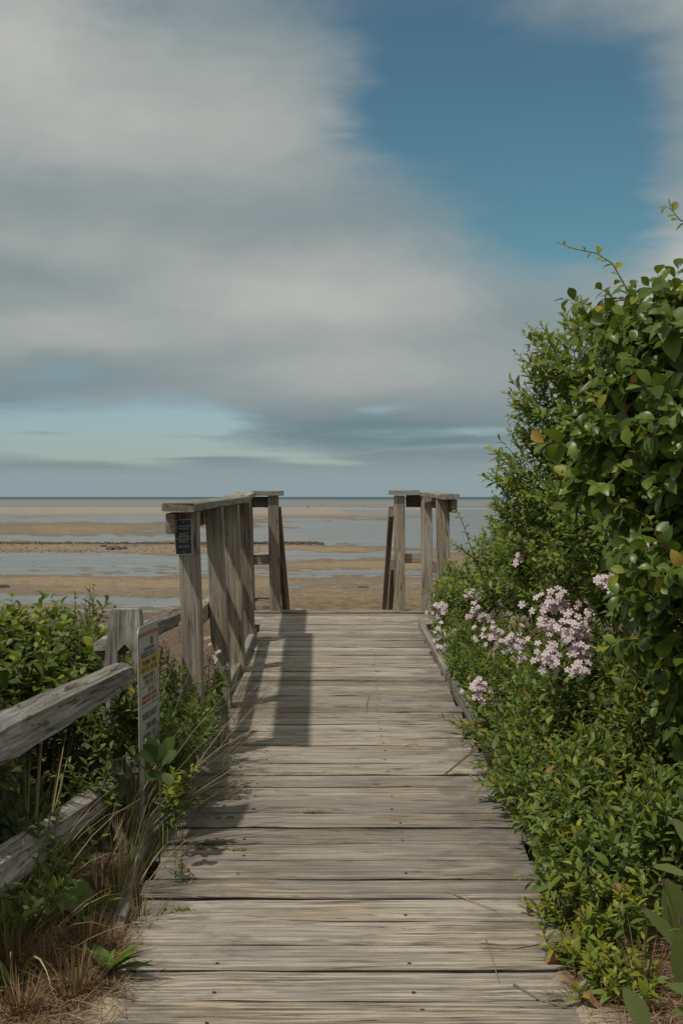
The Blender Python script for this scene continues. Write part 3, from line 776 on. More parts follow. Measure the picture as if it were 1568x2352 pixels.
class Plant:
    def __init__(s, name, base, label, cat, group=None):
        s.root = thing(name, base, label, cat, group); s.L = []; s.st = {}; 
    def leaf(s, pos, a, n, size, key, m, var=None):
        a = Vector(a).normalized(); n = Vector(n); n = (n - a*n.dot(a))
        if n.length < 1e-3: n = a.orthogonal()
        n.normalize(); x = a.cross(n)
        s.L.append((np.array(((x.x, a.x, n.x), (x.y, a.y, n.y), (x.z, a.z, n.z))), np.array(pos), size, key, random.randrange(4) if var is None else var, m))
    def stem(s, pts, r0, r1, m=None, k=4):
        m = m or M_STEM
        b = s.st.setdefault(m.name, (MB(), m))[0]
        nn = len(pts); b.add(*tube_data(pts, [r0 + (r1 - r0)*i/(nn - 1) for i in range(nn)], k))
    def sprig(s, p, dirn, length, nl, size, key, m, young=None, ny=2, arr='spiral', droop=0.0, ang=55, sm=None, r=.0022, bare=.1, upn=.8, hang=.25, face=0.0):
        p = Vector(p); dirn = Vector(dirn).normalized()
        side = dirn.orthogonal().normalized(); pts = [p.copy()]; cur = p.copy(); dd = dirn.copy(); ns = 5
        for i in range(ns):
            dd = (dd + Vector((random.uniform(-.12, .12), random.uniform(-.12, .12), random.uniform(-.10, .10) - droop*(i/ns)))).normalized()
            cur = cur + dd*length/ns; pts.append(cur.copy())
        s.stem(pts, r, r*.4, sm)
        ph = random.uniform(0, 6.28)
        for k in range(nl):
            t = bare + (1 - bare)*(k + .5)/nl
            fi = t*ns; i = min(int(fi), ns - 1); q = pts[i].lerp(pts[i+1], fi - i); tan = (pts[i+1] - pts[i]).normalized()
            if arr == 'spiral': ph += 2.4
            else: ph += math.pi if k % 2 else math.pi/2 + random.uniform(-.2, .2)
            o1 = tan.orthogonal().normalized(); o2 = tan.cross(o1)
            ra = o1*math.cos(ph) + o2*math.sin(ph)
            an = math.radians(ang*(1.15 - .55*t) + random.uniform(-12, 12))
            a = tan*math.cos(an) + ra*math.sin(an)
            a = a + Vector((0, 0, -hang*random.uniform(.3, 1)*(1.1 - t)))
            nv = Vector((0, 0, 1))*upn + tan*.5 + Vector((-.5, -.8, 0))*face + Vector((random.uniform(-.5, .5), random.uniform(-.5, .3), random.uniform(-.2, .2)))
            sz = size*(1.0 - .45*max(0, (t - .6)/.4))*random.uniform(.75, 1.2)
            mm = young if (young and k >= nl - ny) else m
            if random.random() < .006: mm = L_YELLOW
            s.leaf(q, a, nv, sz, key, mm)
        return pts
    def done(s, limit=300, minpx=9.0):
        if s.L:
            P_ = np.array([l[1] + l[0][:, 1]*l[2]*.5 for l in s.L]); sz = np.array([l[2] for l in s.L])
            d = np.maximum(P_[:, 1], .3); sx = CX + F*P_[:, 0]/d; sy = HY - F*(P_[:, 2] - CAMZ)/d; pz = sz*F/d
            cell = max(6.0, float(np.median(pz))*.32)
            best = {}
            for i in np.argsort(d):
                if not (-20 < sx[i] < 1590 and -20 < sy[i] < 2372): continue
                c = (int(sx[i]/cell), int(sy[i]/cell))
                if c not in best: best[c] = i
            vis = sorted(set(best.values()), key=lambda i: -pz[i]*abs(s.L[i][0][1, 2]*.6 + .4))
            pick = set(i for i in vis[:limit] if pz[i] >= minpx)
            mats = []; b = MB()
            for i, (R, p, z, key, var, m) in enumerate(s.L):
                if i in pick:
                    M = Matrix(R.tolist()).to_4x4(); M = Matrix.Translation(Vector(p)) @ M @ Matrix.Scale(z, 4)
                    link('leaf', leaf_me(key, var, m), s.root, M)
                else:
                    if m not in mats: mats.append(m)
                    v, f = SHAPES[key][var]
                    b.add((v*z) @ R.T + p, f, mats.index(m))
            if b.n: tag(link('foliage', b.mesh('foliage', mats, True), s.root), kind='stuff')
        if s.st:
            mats = []; b = MB()
            for (bb, m) in s.st.values():
                mats.append(m); b.add(np.concatenate(bb.v), bb.f, len(mats) - 1)
            tag(link('stem', b.mesh('stem', mats, True), s.root), kind='stuff')
def env(cs):
    """ellipsoids given by photo position, distance and half sizes in photo units, depth half size in metres"""
    out = []
    for (x, y, d, rx, rz, ry) in cs:
        out.append((at(x, y, d), Vector((rx/F*d, ry, rz/F*d))))
    return out
def inside(p, E, skip, k=1.0):
    for j, (c, r) in enumerate(E):
        if j != skip and ((p.x - c.x)/r.x)**2 + ((p.y - c.y)/r.y)**2 + ((p.z - c.z)/r.z)**2 < k: return True
    return False
def fill(pl, E, nsp, length, nl, size, key, m, young=None, upw=.55, fillers=0, back=.5, sm=None, keep=None, yo=.6, **kw):
    w = [c[1].x*c[1].z + c[1].y*c[1].z for c in E]; c0 = pl.root.location
    made = 0; tries = 0
    while made < nsp and tries < nsp*30:
        tries += 1
        j = random.choices(range(len(E)), w)[0]; c, r = E[j]
        u = Vector((random.gauss(0, 1), random.gauss(0, 1), random.gauss(0, 1))).normalized()
        if u.y > .1 and random.random() < back: continue
        k = random.uniform(.62, .98)
        p = c + Vector((u.x*r.x*k, u.y*r.y*k, u.z*r.z*k))
        if inside(p, E, j, .7): continue
        if keep and not keep(p): continue
        if p.z < ground_z(p.x, p.y).item() + .02: continue
        dirn = Vector((u.x/r.x, u.y/r.y, u.z/r.z)).normalized()*(1 - upw) + Vector((random.uniform(-.4, .4), random.uniform(-.4, .4), 1))*upw
        q = pl.sprig(p, dirn, length*random.uniform(.6, 1.3), max(3, int(nl*random.uniform(.7, 1.25))), size*random.uniform(.65, 1.2), key, m, young if random.random() < yo else None, sm=sm, **kw)
        if random.random() < .25:
            mid = p.lerp(c, .5) + Vector((0, 0, -.03)); pl.stem([c.lerp(p, .25) + Vector((0, 0, -.05)), mid, p], .005, .0022, sm)
        made += 1
    for _ in range(fillers):
        j = random.choices(range(len(E)), w)[0]; c, r = E[j]
        u = Vector((random.gauss(0, 1), random.gauss(0, 1), random.gauss(0, 1))).normalized(); k = random.uniform(.35, .8)
        p = c + Vector((u.x*r.x*k, u.y*r.y*k, u.z*r.z*k))
        if keep and not keep(p): continue
        pl.leaf(p, (random.uniform(-1, 1), random.uniform(-1, .5), random.uniform(-.7, .5)), (random.uniform(-.6, .6), random.uniform(-1, .2), 1), size*random.uniform(.8, 1.2), key, m)
def gbase(x, d): return Vector((x, d, ground_z(x, d).item()))
def path_line(d, m=.03): return deck_edges(d)[1] + m
kpR = lambda p: p.x > path_line(p.y, .035) - max(0, p.z - zd(p.y) - .08)*.28

# --- tall vine-clad shrub at the right edge
A = Plant('vine_shrub', gbase(1.35, 5.2), 'tall climbing vine shrub with large round glossy leaves at the right edge', 'shrub')
EA = env([(1432, 745, 5.0, 26, 36, .2), (1428, 850, 5.0, 26, 50, .2), (1490, 775, 5.0, 45, 60, .25), (1478, 850, 5.0, 55, 80, .3), (1455, 950, 5.0, 70, 90, .3), (1400, 1040, 5.1, 50, 60, .2), (1420, 1120, 5.1, 70, 80, .25), (1560, 950, 4.8, 90, 200, .35), (1570, 1250, 4.7, 60, 180, .3), (1520, 1440, 4.7, 35, 70, .2),
          (1690, 1000, 4.9, 170, 330, .5), (1700, 1500, 4.8, 140, 260, .45)])
fill(A, EA, 620, .18, 10, .078, 'vine', L_VINE, L_YOUNG, .30, 1700, .6, M_RSTEM, ang=75, ny=2, droop=.3, upn=.7, hang=.7, face=.2, yo=.22)
def through(pl, pts, d, nl, size, key, m, young, ny, r=.003, sm=M_RSTEM, tsize=.5, ang=60):
    """one shoot through photo points"""
    P3 = [at(x, y, d + (dd[0] if dd else 0)) for (x, y, *dd) in pts]
    pl.stem(P3, r, r*.35, sm)
    ph = 0
    for k in range(nl):
        t = (k + .7)/nl; fi = t*(len(P3) - 1); i = min(int(fi), len(P3) - 2)
        q = P3[i].lerp(P3[i+1], fi - i); tan = (P3[i+1] - P3[i]).normalized()
        ph += 2.4; o1 = tan.orthogonal().normalized(); o2 = tan.cross(o1)
        a = tan*math.cos(math.radians(ang)) + (o1*math.cos(ph) + o2*math.sin(ph))*math.sin(math.radians(ang))
        pl.leaf(q, a, Vector((random.uniform(-.3, .3), -.5, .9)), size*(1 - (1 - tsize)*t)*random.uniform(.8, 1.15), key, young if k >= nl - ny else m)
through(A, [(1470, 720), (1425, 640), (1405, 605), (1370, 582), (1320, 572), (1277, 556)], 4.9, 15, .055, 'vine', L_VINE, L_YOUNG, 13, .0035, M_GSTEM, .25)
through(A, [(1490, 760), (1440, 690), (1400, 690), (1355, 712)], 4.9, 9, .07, 'vine', L_VINE, L_YOUNG, 5)
through(A, [(1600, 520), (1560, 505), (1540, 480), (1523, 473)], 4.7, 8, .05, 'vine', L_YOUNG, L_YOUNG, 8, .003, M_GSTEM, .5)
through(A, [(1620, 740), (1560, 705), (1530, 712)], 4.8, 4, .05, 'vine', L_VINE, L_VINE, 0)
through(A, [(1610, 660), (1570, 640)], 4.7, 4, .05, 'vine', L_VINE, L_YOUNG, 2)
through(A, [(1500, 1090), (1440, 1010), (1390, 960), (1352, 905)], 4.62, 12, .078, 'vine', L_VINE, L_YOUNG, 3, .005)
through(A, [(1560, 1300), (1510, 1240), (1490, 1190)], 4.45, 8, .085, 'vine', L_VINE, L_YOUNG, 1, .004)
through(A, [(1600, 1420), (1530, 1400), (1470, 1350)], 4.5, 9, .08, 'vine', L_VINE, L_YOUNG, 1, .004)
A.done()

# --- small-leaved shrub behind it
B = Plant('small_leaved_shrub', gbase(1.0, 6.6), 'dense small-leaved green shrub standing behind the large-leaved vine', 'shrub')
EB = env([(1330, 860, 6.0, 80, 90, .3), (1290, 970, 6.1, 75, 110, .35), (1350, 1050, 6.2, 120, 160, .4), (1270, 1110, 6.2, 90, 90, .35), (1245, 1200, 6.3, 75, 80, .35), (1400, 1250, 5.9, 140, 140, .4)])
fill(B, EB, 560, .17, 13, .047, 'oval', L_PRIVET, L_YOUNG, .5, 1700, .6, ny=2, face=.25)
for pts in ([(1290, 880), (1250, 850), (1232, 830), (1220, 812)], [(1340, 850), (1330, 790), (1322, 745)], [(1300, 850), (1275, 800), (1265, 785)],
            [(1260, 960), (1225, 930), (1203, 912)], [(1240, 1060), (1205, 1020), (1182, 985)], [(1230, 1130), (1180, 1095), (1135, 1074)], [(1360, 830), (1385, 780), (1372, 750)],
            [(1240, 1010), (1210, 995), (1195, 990)], [(1220, 1160), (1170, 1130), (1145, 1105)]):
    through(B, pts, 6.0, 15, .042, 'oval', L_PRIVET, L_YOUNG, 4, .003, M_STEM, .5)
B.stem([at(1290, 860, 6), at(1262, 800, 6), at(1246, 778, 6)], .002, .001)
B.done()

Cc = Plant('small_leaved_shrub', gbase(.95, 7.6), 'lower small-leaved shrub leaning over the right guard rail of the boardwalk', 'shrub')
EC = env([(1180, 1285, 7.9, 58, 60, .35), (1112, 1365, 8.3, 60, 50, .35), (1220, 1330, 7.7, 110, 110, .4), (1065, 1380, 9.0, 45, 45, .3), (1300, 1370, 7.0, 120, 90, .35)])
fill(Cc, EC, 420, .17, 13, .047, 'oval', L_PRIVET, L_YOUNG, .6, 1200, .6, ny=2, face=.25)
for pts in ([(1110, 1330), (1078, 1250), (1062, 1200), (1047, 1172)], [(1120, 1320), (1105, 1260), (1113, 1225)], [(1110, 1300), (1060, 1262), (1022, 1240)], [(1120, 1300), (1075, 1275), (1045, 1250)],
            [(1160, 1260), (1160, 1210), (1165, 1180)], [(1090, 1380), (1050, 1350), (1025, 1325)], [(1170, 1250), (1190, 1200), (1180, 1160)]):
    through(Cc, pts, 7.2, 17, .043, 'oval', L_PRIVET, L_YOUNG, 4, .003, M_STEM, .55)
Cc.done()

# --- soapwort with pink heads
def flower_mesh():
    b = MB()
    for k in range(5):
        a = k*2*math.pi/5; ca, sa = math.cos(a), math.sin(a)
        v = np.array([(0, 0, 0), (-.28, .45, .10), (-.30, .85, .04), (0, 1.0, -.02), (.30, .85, .04), (.28, .45, .10)])
        v = np.stack([v[:, 0]*ca - v[:, 1]*sa, v[:, 0]*sa + v[:, 1]*ca, v[:, 2]], 1)
        b.add(v, [(0, 5, 4, 3), (0, 3, 2, 1)])
    v, f = tube_data([(0, 0, 0), (0, 0, -.9)], [.10, .14], 5); b.add(v, f, 1)
    return b.mesh('flower', [M_PINK, M_RSTEM])
FLOW = flower_mesh()
def flower(pl, pos, nrm, size):
    nrm = Vector(nrm).normalized(); q = nrm.to_track_quat('Z', 'Y').to_matrix().to_4x4()
    return link('flower', FLOW, pl.root, Matrix.Translation(Vector(pos)) @ q @ Matrix.Rotation(random.uniform(0, 6), 4, 'Z') @ Matrix.Scale(size, 4))
def head(pl, x, y, d, rx, ry, n_, size=.0158, base=None):
    c = at(x, y, d); RX, RZ = rx/F*d, ry/F*d
    if base is not None: pl.stem([base, base.lerp(c, .6) + Vector((random.uniform(-.03, .03), 0, .02)), c], .003, .002, M_GSTEM)
    for _ in range(int(n_*.95)):
        u = Vector((random.gauss(0, .42), -abs(random.gauss(.4, .4)), random.gauss(0, .42)))
        p = c + Vector((u.x*RX, u.y*.04, u.z*RZ))
        pl.stem([c + (p - c)*.1 + Vector((0, .02, -RZ*.8)), p + Vector((0, .012, -.004))], .0011, .0009, M_RSTEM, 3)
        flower(pl, p, (u.x*.6 + random.uniform(-.3, .2), -.8 + random.uniform(-.3, .3), .5 + u.z*.5), size*random.uniform(.8, 1.2))
    for _ in range(n_):   # closed buds and withered calyces
        p = c + Vector((random.gauss(0, .45)*RX, .01, random.gauss(-.2, .5)*RZ))
        pl.leaf(p, (random.uniform(-.6, .6), -.5, random.uniform(-.4, .8)), (0, -1, .4), .02, 'lance', L_DEAD if random.random() < .5 else L_YOUNG)
SW = [('leafy flowering herb with pink heads beside the right end of the boardwalk', [(1010, 1398, 8.25, 26, 26, 16), (1018, 1455, 8.05, 32, 32, 24), (1098, 1406, 7.55, 42, 28, 34), (1085, 1368, 7.75, 28, 22, 16), (1168, 1370, 7.55, 20, 16, 9), (1010, 1486, 7.85, 12, 12, 6)],
       [(1020, 1450, 8.8, 36, 60, .25), (1060, 1440, 8.5, 50, 60, .3), (1110, 1450, 8.1, 60, 50, .3)], .74, 8.4),
      ('leafy flowering herb with three pink heads low in the middle of the shrub bank', [(1130, 1458, 7.05, 38, 34, 32), (1182, 1472, 6.85, 38, 30, 28), (1192, 1510, 6.65, 20, 16, 10), (1100, 1588, 6.25, 28, 38, 28)],
       [(1050, 1540, 7.9, 45, 60, .25), (1090, 1540, 7.5, 60, 60, .25), (1150, 1535, 7.3, 80, 65, .3), (1220, 1540, 7.0, 70, 70, .3), (1100, 1620, 6.9, 45, 50, .2)], .80, 7.2),
      ('tall flowering herb with the largest pink heads in front of the vine shrub', [(1275, 1388, 5.65, 58, 34, 44), (1255, 1428, 5.65, 22, 22, 14), (1312, 1450, 5.45, 44, 44, 44), (1255, 1500, 5.45, 38, 42, 36), (1335, 1490, 5.45, 36, 38, 30), (1325, 1535, 5.35, 36, 18, 18), (1350, 1412, 5.65, 18, 22, 10)],
       [(1300, 1560, 6.0, 100, 90, .25), (1380, 1530, 6.0, 70, 70, .25)], 1.04, 6.0),
      ('flowering herb with a small pink head in front of dark leaves on the right', [(1385, 1336, 5.05, 24, 18, 16), (1412, 1350, 4.95, 26, 16, 12)], [(1400, 1390, 5.7, 40, 50, .15)], 1.08, 5.6),
      ('single pink flower sprig showing between the small leaves above the rail end', [(1193, 1287, 6.15, 14, 18, 8)], [(1195, 1310, 6.95, 20, 20, .1)], .92, 6.95)]
for (lab, heads, E, bx, bd) in SW:
    pl = Plant('flowering_herb', gbase(bx, bd), lab, 'flower', 'pink flowering herbs')
    Ev = env(E); fill(pl, Ev, 34*len(E), .17, 14, .052, 'lance', L_HERB, L_YOUNG, .7, 220*len(E), .6, M_GSTEM, ny=2, arr='opp', keep=kpR)
    for h in heads: head(pl, *h, base=Ev[random.randrange(len(Ev))][0])
    pl.done()

# --- low leafy shrubs along the right edge of the boardwalk
LOW = [('leafy green shrub hugging the right kerb just nearer than the pink flowers', [(1125, 1650, 6.7, 60, 70, .3), (1190, 1690, 6.3, 90, 90, .3), (1165, 1770, 5.9, 55, 60, .25), (1200, 1800, 5.6, 50, 50, .2)], .88, 6.1, 300, .05, L_HERB),
       ('broad leafy green shrub below the largest pink heads', [(1330, 1660, 5.8, 110, 90, .3), (1420, 1640, 5.7, 90, 110, .3), (1280, 1770, 5.5, 100, 80, .3)], 1.1, 5.6, 330, .055, L_HERB),
       ('dark leafy shrub under the tall vine at the right edge', [(1500, 1660, 5.2, 90, 110, .3), (1560, 1780, 4.9, 110, 110, .3), (1440, 1780, 5.1, 90, 80, .3), (1640, 1700, 4.9, 120, 160, .3)], 1.25, 5.0, 300, .058, L_DARK),
       ('low shrub with bright tips creeping over the right kerb in the foreground', [(1260, 1850, 5.1, 70, 55, .2), (1340, 1890, 4.95, 90, 60, .25), (1300, 1945, 4.7, 60, 45, .2)], .9, 4.9, 170, .052, L_HERB),
       ('spreading low shrub above the dry litter at the lower right', [(1420, 1930, 4.7, 90, 60, .25), (1500, 1960, 4.4, 80, 70, .25), (1390, 2020, 4.3, 70, 55, .2), (1600, 1930, 4.4, 100, 110, .25)], 1.05, 4.5, 230, .052, L_HERB)]
for (lab, E, bx, bd, ns, sz, m) in LOW:
    pl = Plant('leafy_shrub', gbase(bx, bd), lab, 'shrub', 'low leafy shrubs along the right kerb')
    fill(pl, env(E), int(ns*.8), .20, 12, sz, 'herb', m, L_YOUNG, .55, int(ns*2.2), .6, M_STEM, ny=2, keep=kpR)
    for _ in range(6):
        c, r = env(E)[0]
        pl.leaf(c + Vector((random.uniform(-1, 1)*r.x, -r.y*.8, random.uniform(-.2, 1)*r.z)), (random.uniform(-1, 1), -.3, .4), (0, -.5, 1), sz, 'herb', L_YELLOW)
    pl.done()
# sprouts at the lower right, each a seedling of its own
for (x, y, d, nsp, lab) in ((1190, 1790, 5.35, 5, 'yellow-green sprout poking over the right kerb beside the middle planks'), (1215, 1840, 5.1, 7, 'bright yellow-green seedling at the kerb end of the wide plank gap'), (1285, 2010, 4.35, 6, 'small feathery green seedling at the end of a plank'), (1310, 1905, 4.6, 7, 'round-leaved seedling growing on brown litter beyond the kerb'),
                       (1370, 2050, 4.15, 7, 'light green seedling above the twiggy litter on the right'), (1440, 2080, 4.0, 6, 'pale seedling with a rosette of leaves in front of the milkweed'), (1310, 2180, 3.95, 6, 'low green seedling beside the curled brown leaf'), (1385, 2180, 3.85, 5, 'dark-leaved seedling in the middle of the right-hand litter'), (1400, 2290, 3.7, 6, 'bright green sprout lowest at the right, on bare litter'), (1260, 2075, 4.3, 6, 'green seedling at the plank end just nearer than the feathery one'), (1350, 2120, 4.05, 7, 'bushy green seedling between the plank ends and the milkweed'), (1455, 2200, 3.8, 7, 'green seedling under the milkweed leaves'), (1460, 2020, 4.15, 7, 'green seedling at the foot of the spreading shrub')):
    g0 = at(x, y, d); b0 = gbase(g0.x, d)
    pl = Plant('seedling', b0, lab, 'plant', 'seedlings along the right edge')
    for k in range(nsp + 4):
        p = Vector((g0.x + random.uniform(-.055, .055), d + random.uniform(-.06, .06), max(b0.z, g0.z - .06) - random.uniform(0, .04)))
        pl.stem([Vector((g0.x, d, b0.z - .01)), p], .002, .0015, M_GSTEM)
        pl.sprig(p, (random.uniform(-.8, .8), random.uniform(-.8, .2), .9), random.uniform(.07, .13), 9, .046, 'herb', L_HERB, L_YOUNG, 4, sm=M_GSTEM)
    pl.done()

# --- milkweed with broad leaves, lower right corner
MK = Plant('milkweed_plant', gbase(.98, 3.85), 'milkweed with long broad pale green leaves in the lower right corner', 'plant')
def bigleaf(pl, x0, y0, d0, x1, y1, d1, n_, m=L_GLAUC, key='milk', var=0):
    p = at(x0, y0, d0); q = at(x1, y1, d1); a = q - p
    pl.leaf(p, a, n_, a.length, key, m, 3 if key == 'milk' else 0)
ctr_ = at(1590, 2110, 3.8); MK.stem([gbase(.98, 3.85), at(1595, 2200, 3.84), at(1590, 2000, 3.8), at(1585, 1900, 3.82)], .005, .003, M_GSTEM)
for q in ((1585, 2215, 3.72, 1476, 2088, 3.62, (-.35, -.5, .9)), (1590, 2180, 3.8, 1530, 2020, 3.75, (-.3, -.7, .5)), (1600, 2290, 3.6, 1556, 2140, 3.55, (-.5, -.7, .4)), (1580, 2010, 3.9, 1500, 1990, 3.85, (0, -.4, 1)),
          (1490, 2360, 3.5, 1430, 2268, 3.5, (-.3, -.7, .7)), (1620, 2300, 3.5, 1530, 2262, 3.45, (.0, -.5, 1)), (1630, 2345, 3.5, 1545, 2320, 3.45, (0, -.6, 1)), (1600, 1950, 3.9, 1545, 1880, 3.9, (-.2, -.6, .7)), (1600, 2060, 3.8, 1660, 2000, 3.8, (0, -.5, 1))):
    bigleaf(MK, *q)
MK.done()
# knapweed: thin stems, purple tufts
def thistle_mesh():
    b = MB()
    for k in range(26):
        a = random.uniform(0, 6.28); t = random.uniform(.0, .9); w = .09
        dirv = Vector((math.cos(a)*t, math.sin(a)*t, 1)).normalized(); sd_ = dirv.orthogonal().normalized()*w
        b.add([tuple(sd_*.6), tuple(-sd_*.6), tuple(dirv - sd_*.8), tuple(dirv + sd_*.8)], [(0, 1, 2, 3)])
    v, f = tube_data([(0, 0, -.8), (0, 0, -.4), (0, 0, .1)], [.12, .34, .26], 6); b.add(v, f, 1)
    return b.mesh('flower', [M_PURPLE, M_GSTEM])
TH = thistle_mesh()
for k, (x, y, d, lab) in enumerate(((1562, 1835, 4.2, 'purple thistle-like flower at the right edge above the milkweed'), (1522, 2030, 3.75, 'purple thistle-like flower in front of the milkweed leaf'), (1562, 2115, 3.6, 'purple thistle-like flower cut by the right edge, lowest of the purple ones'))):
    c = at(x, y, d); b0 = gbase(c.x + .05, d + .05)
    pl = Plant('purple_flower', b0, lab, 'flower', 'purple thistle-like flowers')
    pl.stem([b0, b0.lerp(c, .5) + Vector((.02, 0, 0)), c], .0018, .001, M_GSTEM)
    for j, (ox, oz) in enumerate(((0, 0), (.025, -.04)) if k == 2 else ((0, 0),)):
        link('flower', TH, pl.root, Matrix.Translation(c + Vector((ox, 0, oz))) @ Matrix.Rotation(random.uniform(-.4, .3), 4, 'Y') @ Matrix.Rotation(.5, 4, 'X') @ Matrix.Scale(.013, 4))
    for t in (.3, .45, .6, .75, .9):
        pl.leaf(b0.lerp(c, t), (random.uniform(-1, 1), -.4, .4), (0, -.4, 1), .035, 'strap', L_HERB)
    pl.done()

# --- left bushes behind the fence
kpL = lambda p: p.x < -.70
LB = [('rounded-leaf green bush behind the upper fence rail at the left edge', [(60, 1535, 6.2, 100, 80, .3), (0, 1590, 5.9, 130, 90, .3), (150, 1590, 6.0, 90, 55, .3), (60, 1640, 5.6, 110, 60, .25), (-120, 1560, 6.0, 130, 130, .4)], -1.35, 6.1, 400, .066, 'vine', L_DARK),
      ('small leafy bush between the left bush and the fence post', [(205, 1490, 6.6, 60, 60, .25), (190, 1560, 6.3, 60, 60, .25)], -1.12, 6.5, 110, .05, 'oval', L_HERB)]
for (lab, E, bx, bd, ns, sz, key, m) in LB:
    pl = Plant('leafy_bush', gbase(bx, bd), lab, 'shrub', 'bushes behind the left fence')
    fill(pl, env(E), ns, .18, 9, sz, key, m, L_YOUNG, .6, ns*4, .6, M_STEM, ny=2, ang=62, keep=kpL, yo=.3)
    if key == 'vine':
        for pts in ([(70, 1500), (55, 1440), (45, 1405)], [(110, 1510), (100, 1440), (85, 1400)], [(20, 1500), (30, 1450), (10, 1420)], [(150, 1520), (145, 1460), (150, 1425)]):
            through(pl, pts, 6.0, 11, .062, key, m, L_YOUNG, 3, .003, M_STEM, .7)
    pl.done()
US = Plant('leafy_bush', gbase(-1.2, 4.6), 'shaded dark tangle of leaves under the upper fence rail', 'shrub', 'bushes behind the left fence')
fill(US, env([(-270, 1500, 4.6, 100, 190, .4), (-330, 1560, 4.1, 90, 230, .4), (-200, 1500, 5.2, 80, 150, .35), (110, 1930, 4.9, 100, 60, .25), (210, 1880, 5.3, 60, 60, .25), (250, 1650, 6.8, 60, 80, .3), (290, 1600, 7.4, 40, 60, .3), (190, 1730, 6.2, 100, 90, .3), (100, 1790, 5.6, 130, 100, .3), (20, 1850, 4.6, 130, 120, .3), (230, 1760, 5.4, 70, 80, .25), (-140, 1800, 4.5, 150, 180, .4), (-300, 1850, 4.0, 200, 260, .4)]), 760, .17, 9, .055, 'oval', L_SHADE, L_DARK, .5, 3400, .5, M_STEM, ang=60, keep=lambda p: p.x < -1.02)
US.done()
# broad dark weed in front of the sign, sprout on the kerb
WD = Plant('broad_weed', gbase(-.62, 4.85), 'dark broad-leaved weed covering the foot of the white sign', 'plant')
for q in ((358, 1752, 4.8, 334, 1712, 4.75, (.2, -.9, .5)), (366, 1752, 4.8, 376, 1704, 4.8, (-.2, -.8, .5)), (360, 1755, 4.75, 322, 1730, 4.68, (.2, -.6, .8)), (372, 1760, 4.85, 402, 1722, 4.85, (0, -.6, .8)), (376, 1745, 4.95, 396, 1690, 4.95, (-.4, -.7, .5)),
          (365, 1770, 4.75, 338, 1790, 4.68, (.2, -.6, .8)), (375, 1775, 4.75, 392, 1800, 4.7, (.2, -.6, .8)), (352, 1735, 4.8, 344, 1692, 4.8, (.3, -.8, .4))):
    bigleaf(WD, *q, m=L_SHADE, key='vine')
WD.stem([gbase(-.62, 4.85), at(368, 1770, 4.8), at(365, 1700, 4.82)], .004, .002, M_GSTEM)
for _ in range(16):
    xx_ = random.uniform(330, 425); dd_ = random.uniform(4.9, 5.6)
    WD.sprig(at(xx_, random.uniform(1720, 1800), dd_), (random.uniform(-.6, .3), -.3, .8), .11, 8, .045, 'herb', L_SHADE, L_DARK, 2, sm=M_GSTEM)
WD.done()
SP = Plant('leafy_sprout', gbase(-.60, 5.05), 'bright green leafy sprout growing over the left kerb board', 'plant')
for (x, y, d) in ((385, 1868, 4.95), (400, 1850, 4.95), (414, 1838, 5.0), (375, 1890, 4.9), (405, 1886, 4.9), (420, 1866, 4.98)):
    p = at(x, y, d); b0 = gbase(p.x, d)
    SP.stem([b0, p], .0025, .002, M_GSTEM)
    SP.sprig(p, (random.uniform(-.2, .4), -.2, 1), .13, 14, .05, 'herb', L_HERB, L_YOUNG, 6, sm=M_GSTEM, ang=65)
SP.done()
for (E, bx, bd, ns, lab) in (([(395, 1745, 5.35, 40, 45, .15), (430, 1700, 5.7, 35, 50, .15)], -.70, 5.5, 60, 'leafy green weed between the sign and the foot of the front rail post'), ([(455, 1650, 6.2, 22, 40, .12), (485, 1600, 6.7, 16, 30, .12)], -.68, 6.4, 26, 'leafy green weed at the kerb below the second rail post'), ([(350, 1590, 6.3, 30, 60, .15), (380, 1640, 5.9, 40, 60, .15)], -.82, 6.1, 60, 'leafy weed behind the sign and left of the front rail post'), ([(262, 1700, 5.35, 40, 50, .12), (300, 1640, 5.35, 16, 36, .1), (225, 1830, 5.15, 55, 32, .12)], -.86, 5.35, 56, 'leafy weed in front of the fence post between the two rails'), ([(60, 2060, 4.0, 60, 60, .15), (120, 1990, 4.4, 50, 50, .15)], -.95, 4.2, 18, 'shaded leafy weed below the lower fence rail at the left edge')):
    pl = Plant('leafy_weed', gbase(bx, bd), lab, 'plant', 'leafy weeds along the left kerb and fence')
    fill(pl, env(E), ns, .13, 10, .046, 'herb', L_DARK, L_HERB, .6, ns*5, .4, M_GSTEM, ny=3, yo=.4)
    pl.done()
# --- pink-flowered herbs by the left rail posts
for (x, y, d, n_, lab, bx) in ((492, 1505, 6.7, 12, 'thin herb with small pink flowers between the first and second left rail post', -.62), (525, 1525, 6.5, 6, 'small pink-flowered herb at the foot of the second left rail post', -.58), (385, 1505, 6.2, 8, 'pale pink-flowered herb between the sign and the front rail post', -.76), (412, 1590, 5.9, 6, 'withered pinkish herb at the foot of the front rail post', -.72)):
    b0 = gbase(bx, d); pl = Plant('rail_herb', b0, lab, 'flower', 'pink herbs by the left rail')
    c = at(x, y, d)
    for k in range(5):
        top = c + Vector((random.uniform(-.05, .05), random.uniform(-.05, .05), random.uniform(-.06, .06)))
        pl.sprig(b0 + Vector((random.uniform(-.03, .03), 0, 0)), top - b0, (top - b0).length, 16, .03, 'lance', L_HERB, L_YOUNG, 2, sm=M_GSTEM, r=.0018)
    head(pl, x, y, d, 20, 34, n_, .011, b0)
    pl.done()
RZ = Plant('wild_rose', gbase(-1.05, 6.4), 'low bush with magenta rose blooms just left of the fence post', 'flower')
fill(RZ, env([(255, 1530, 6.3, 45, 40, .2)]), 24, .14, 9, .035, 'oval', L_HERB, None, .6, 60, .5, M_STEM)
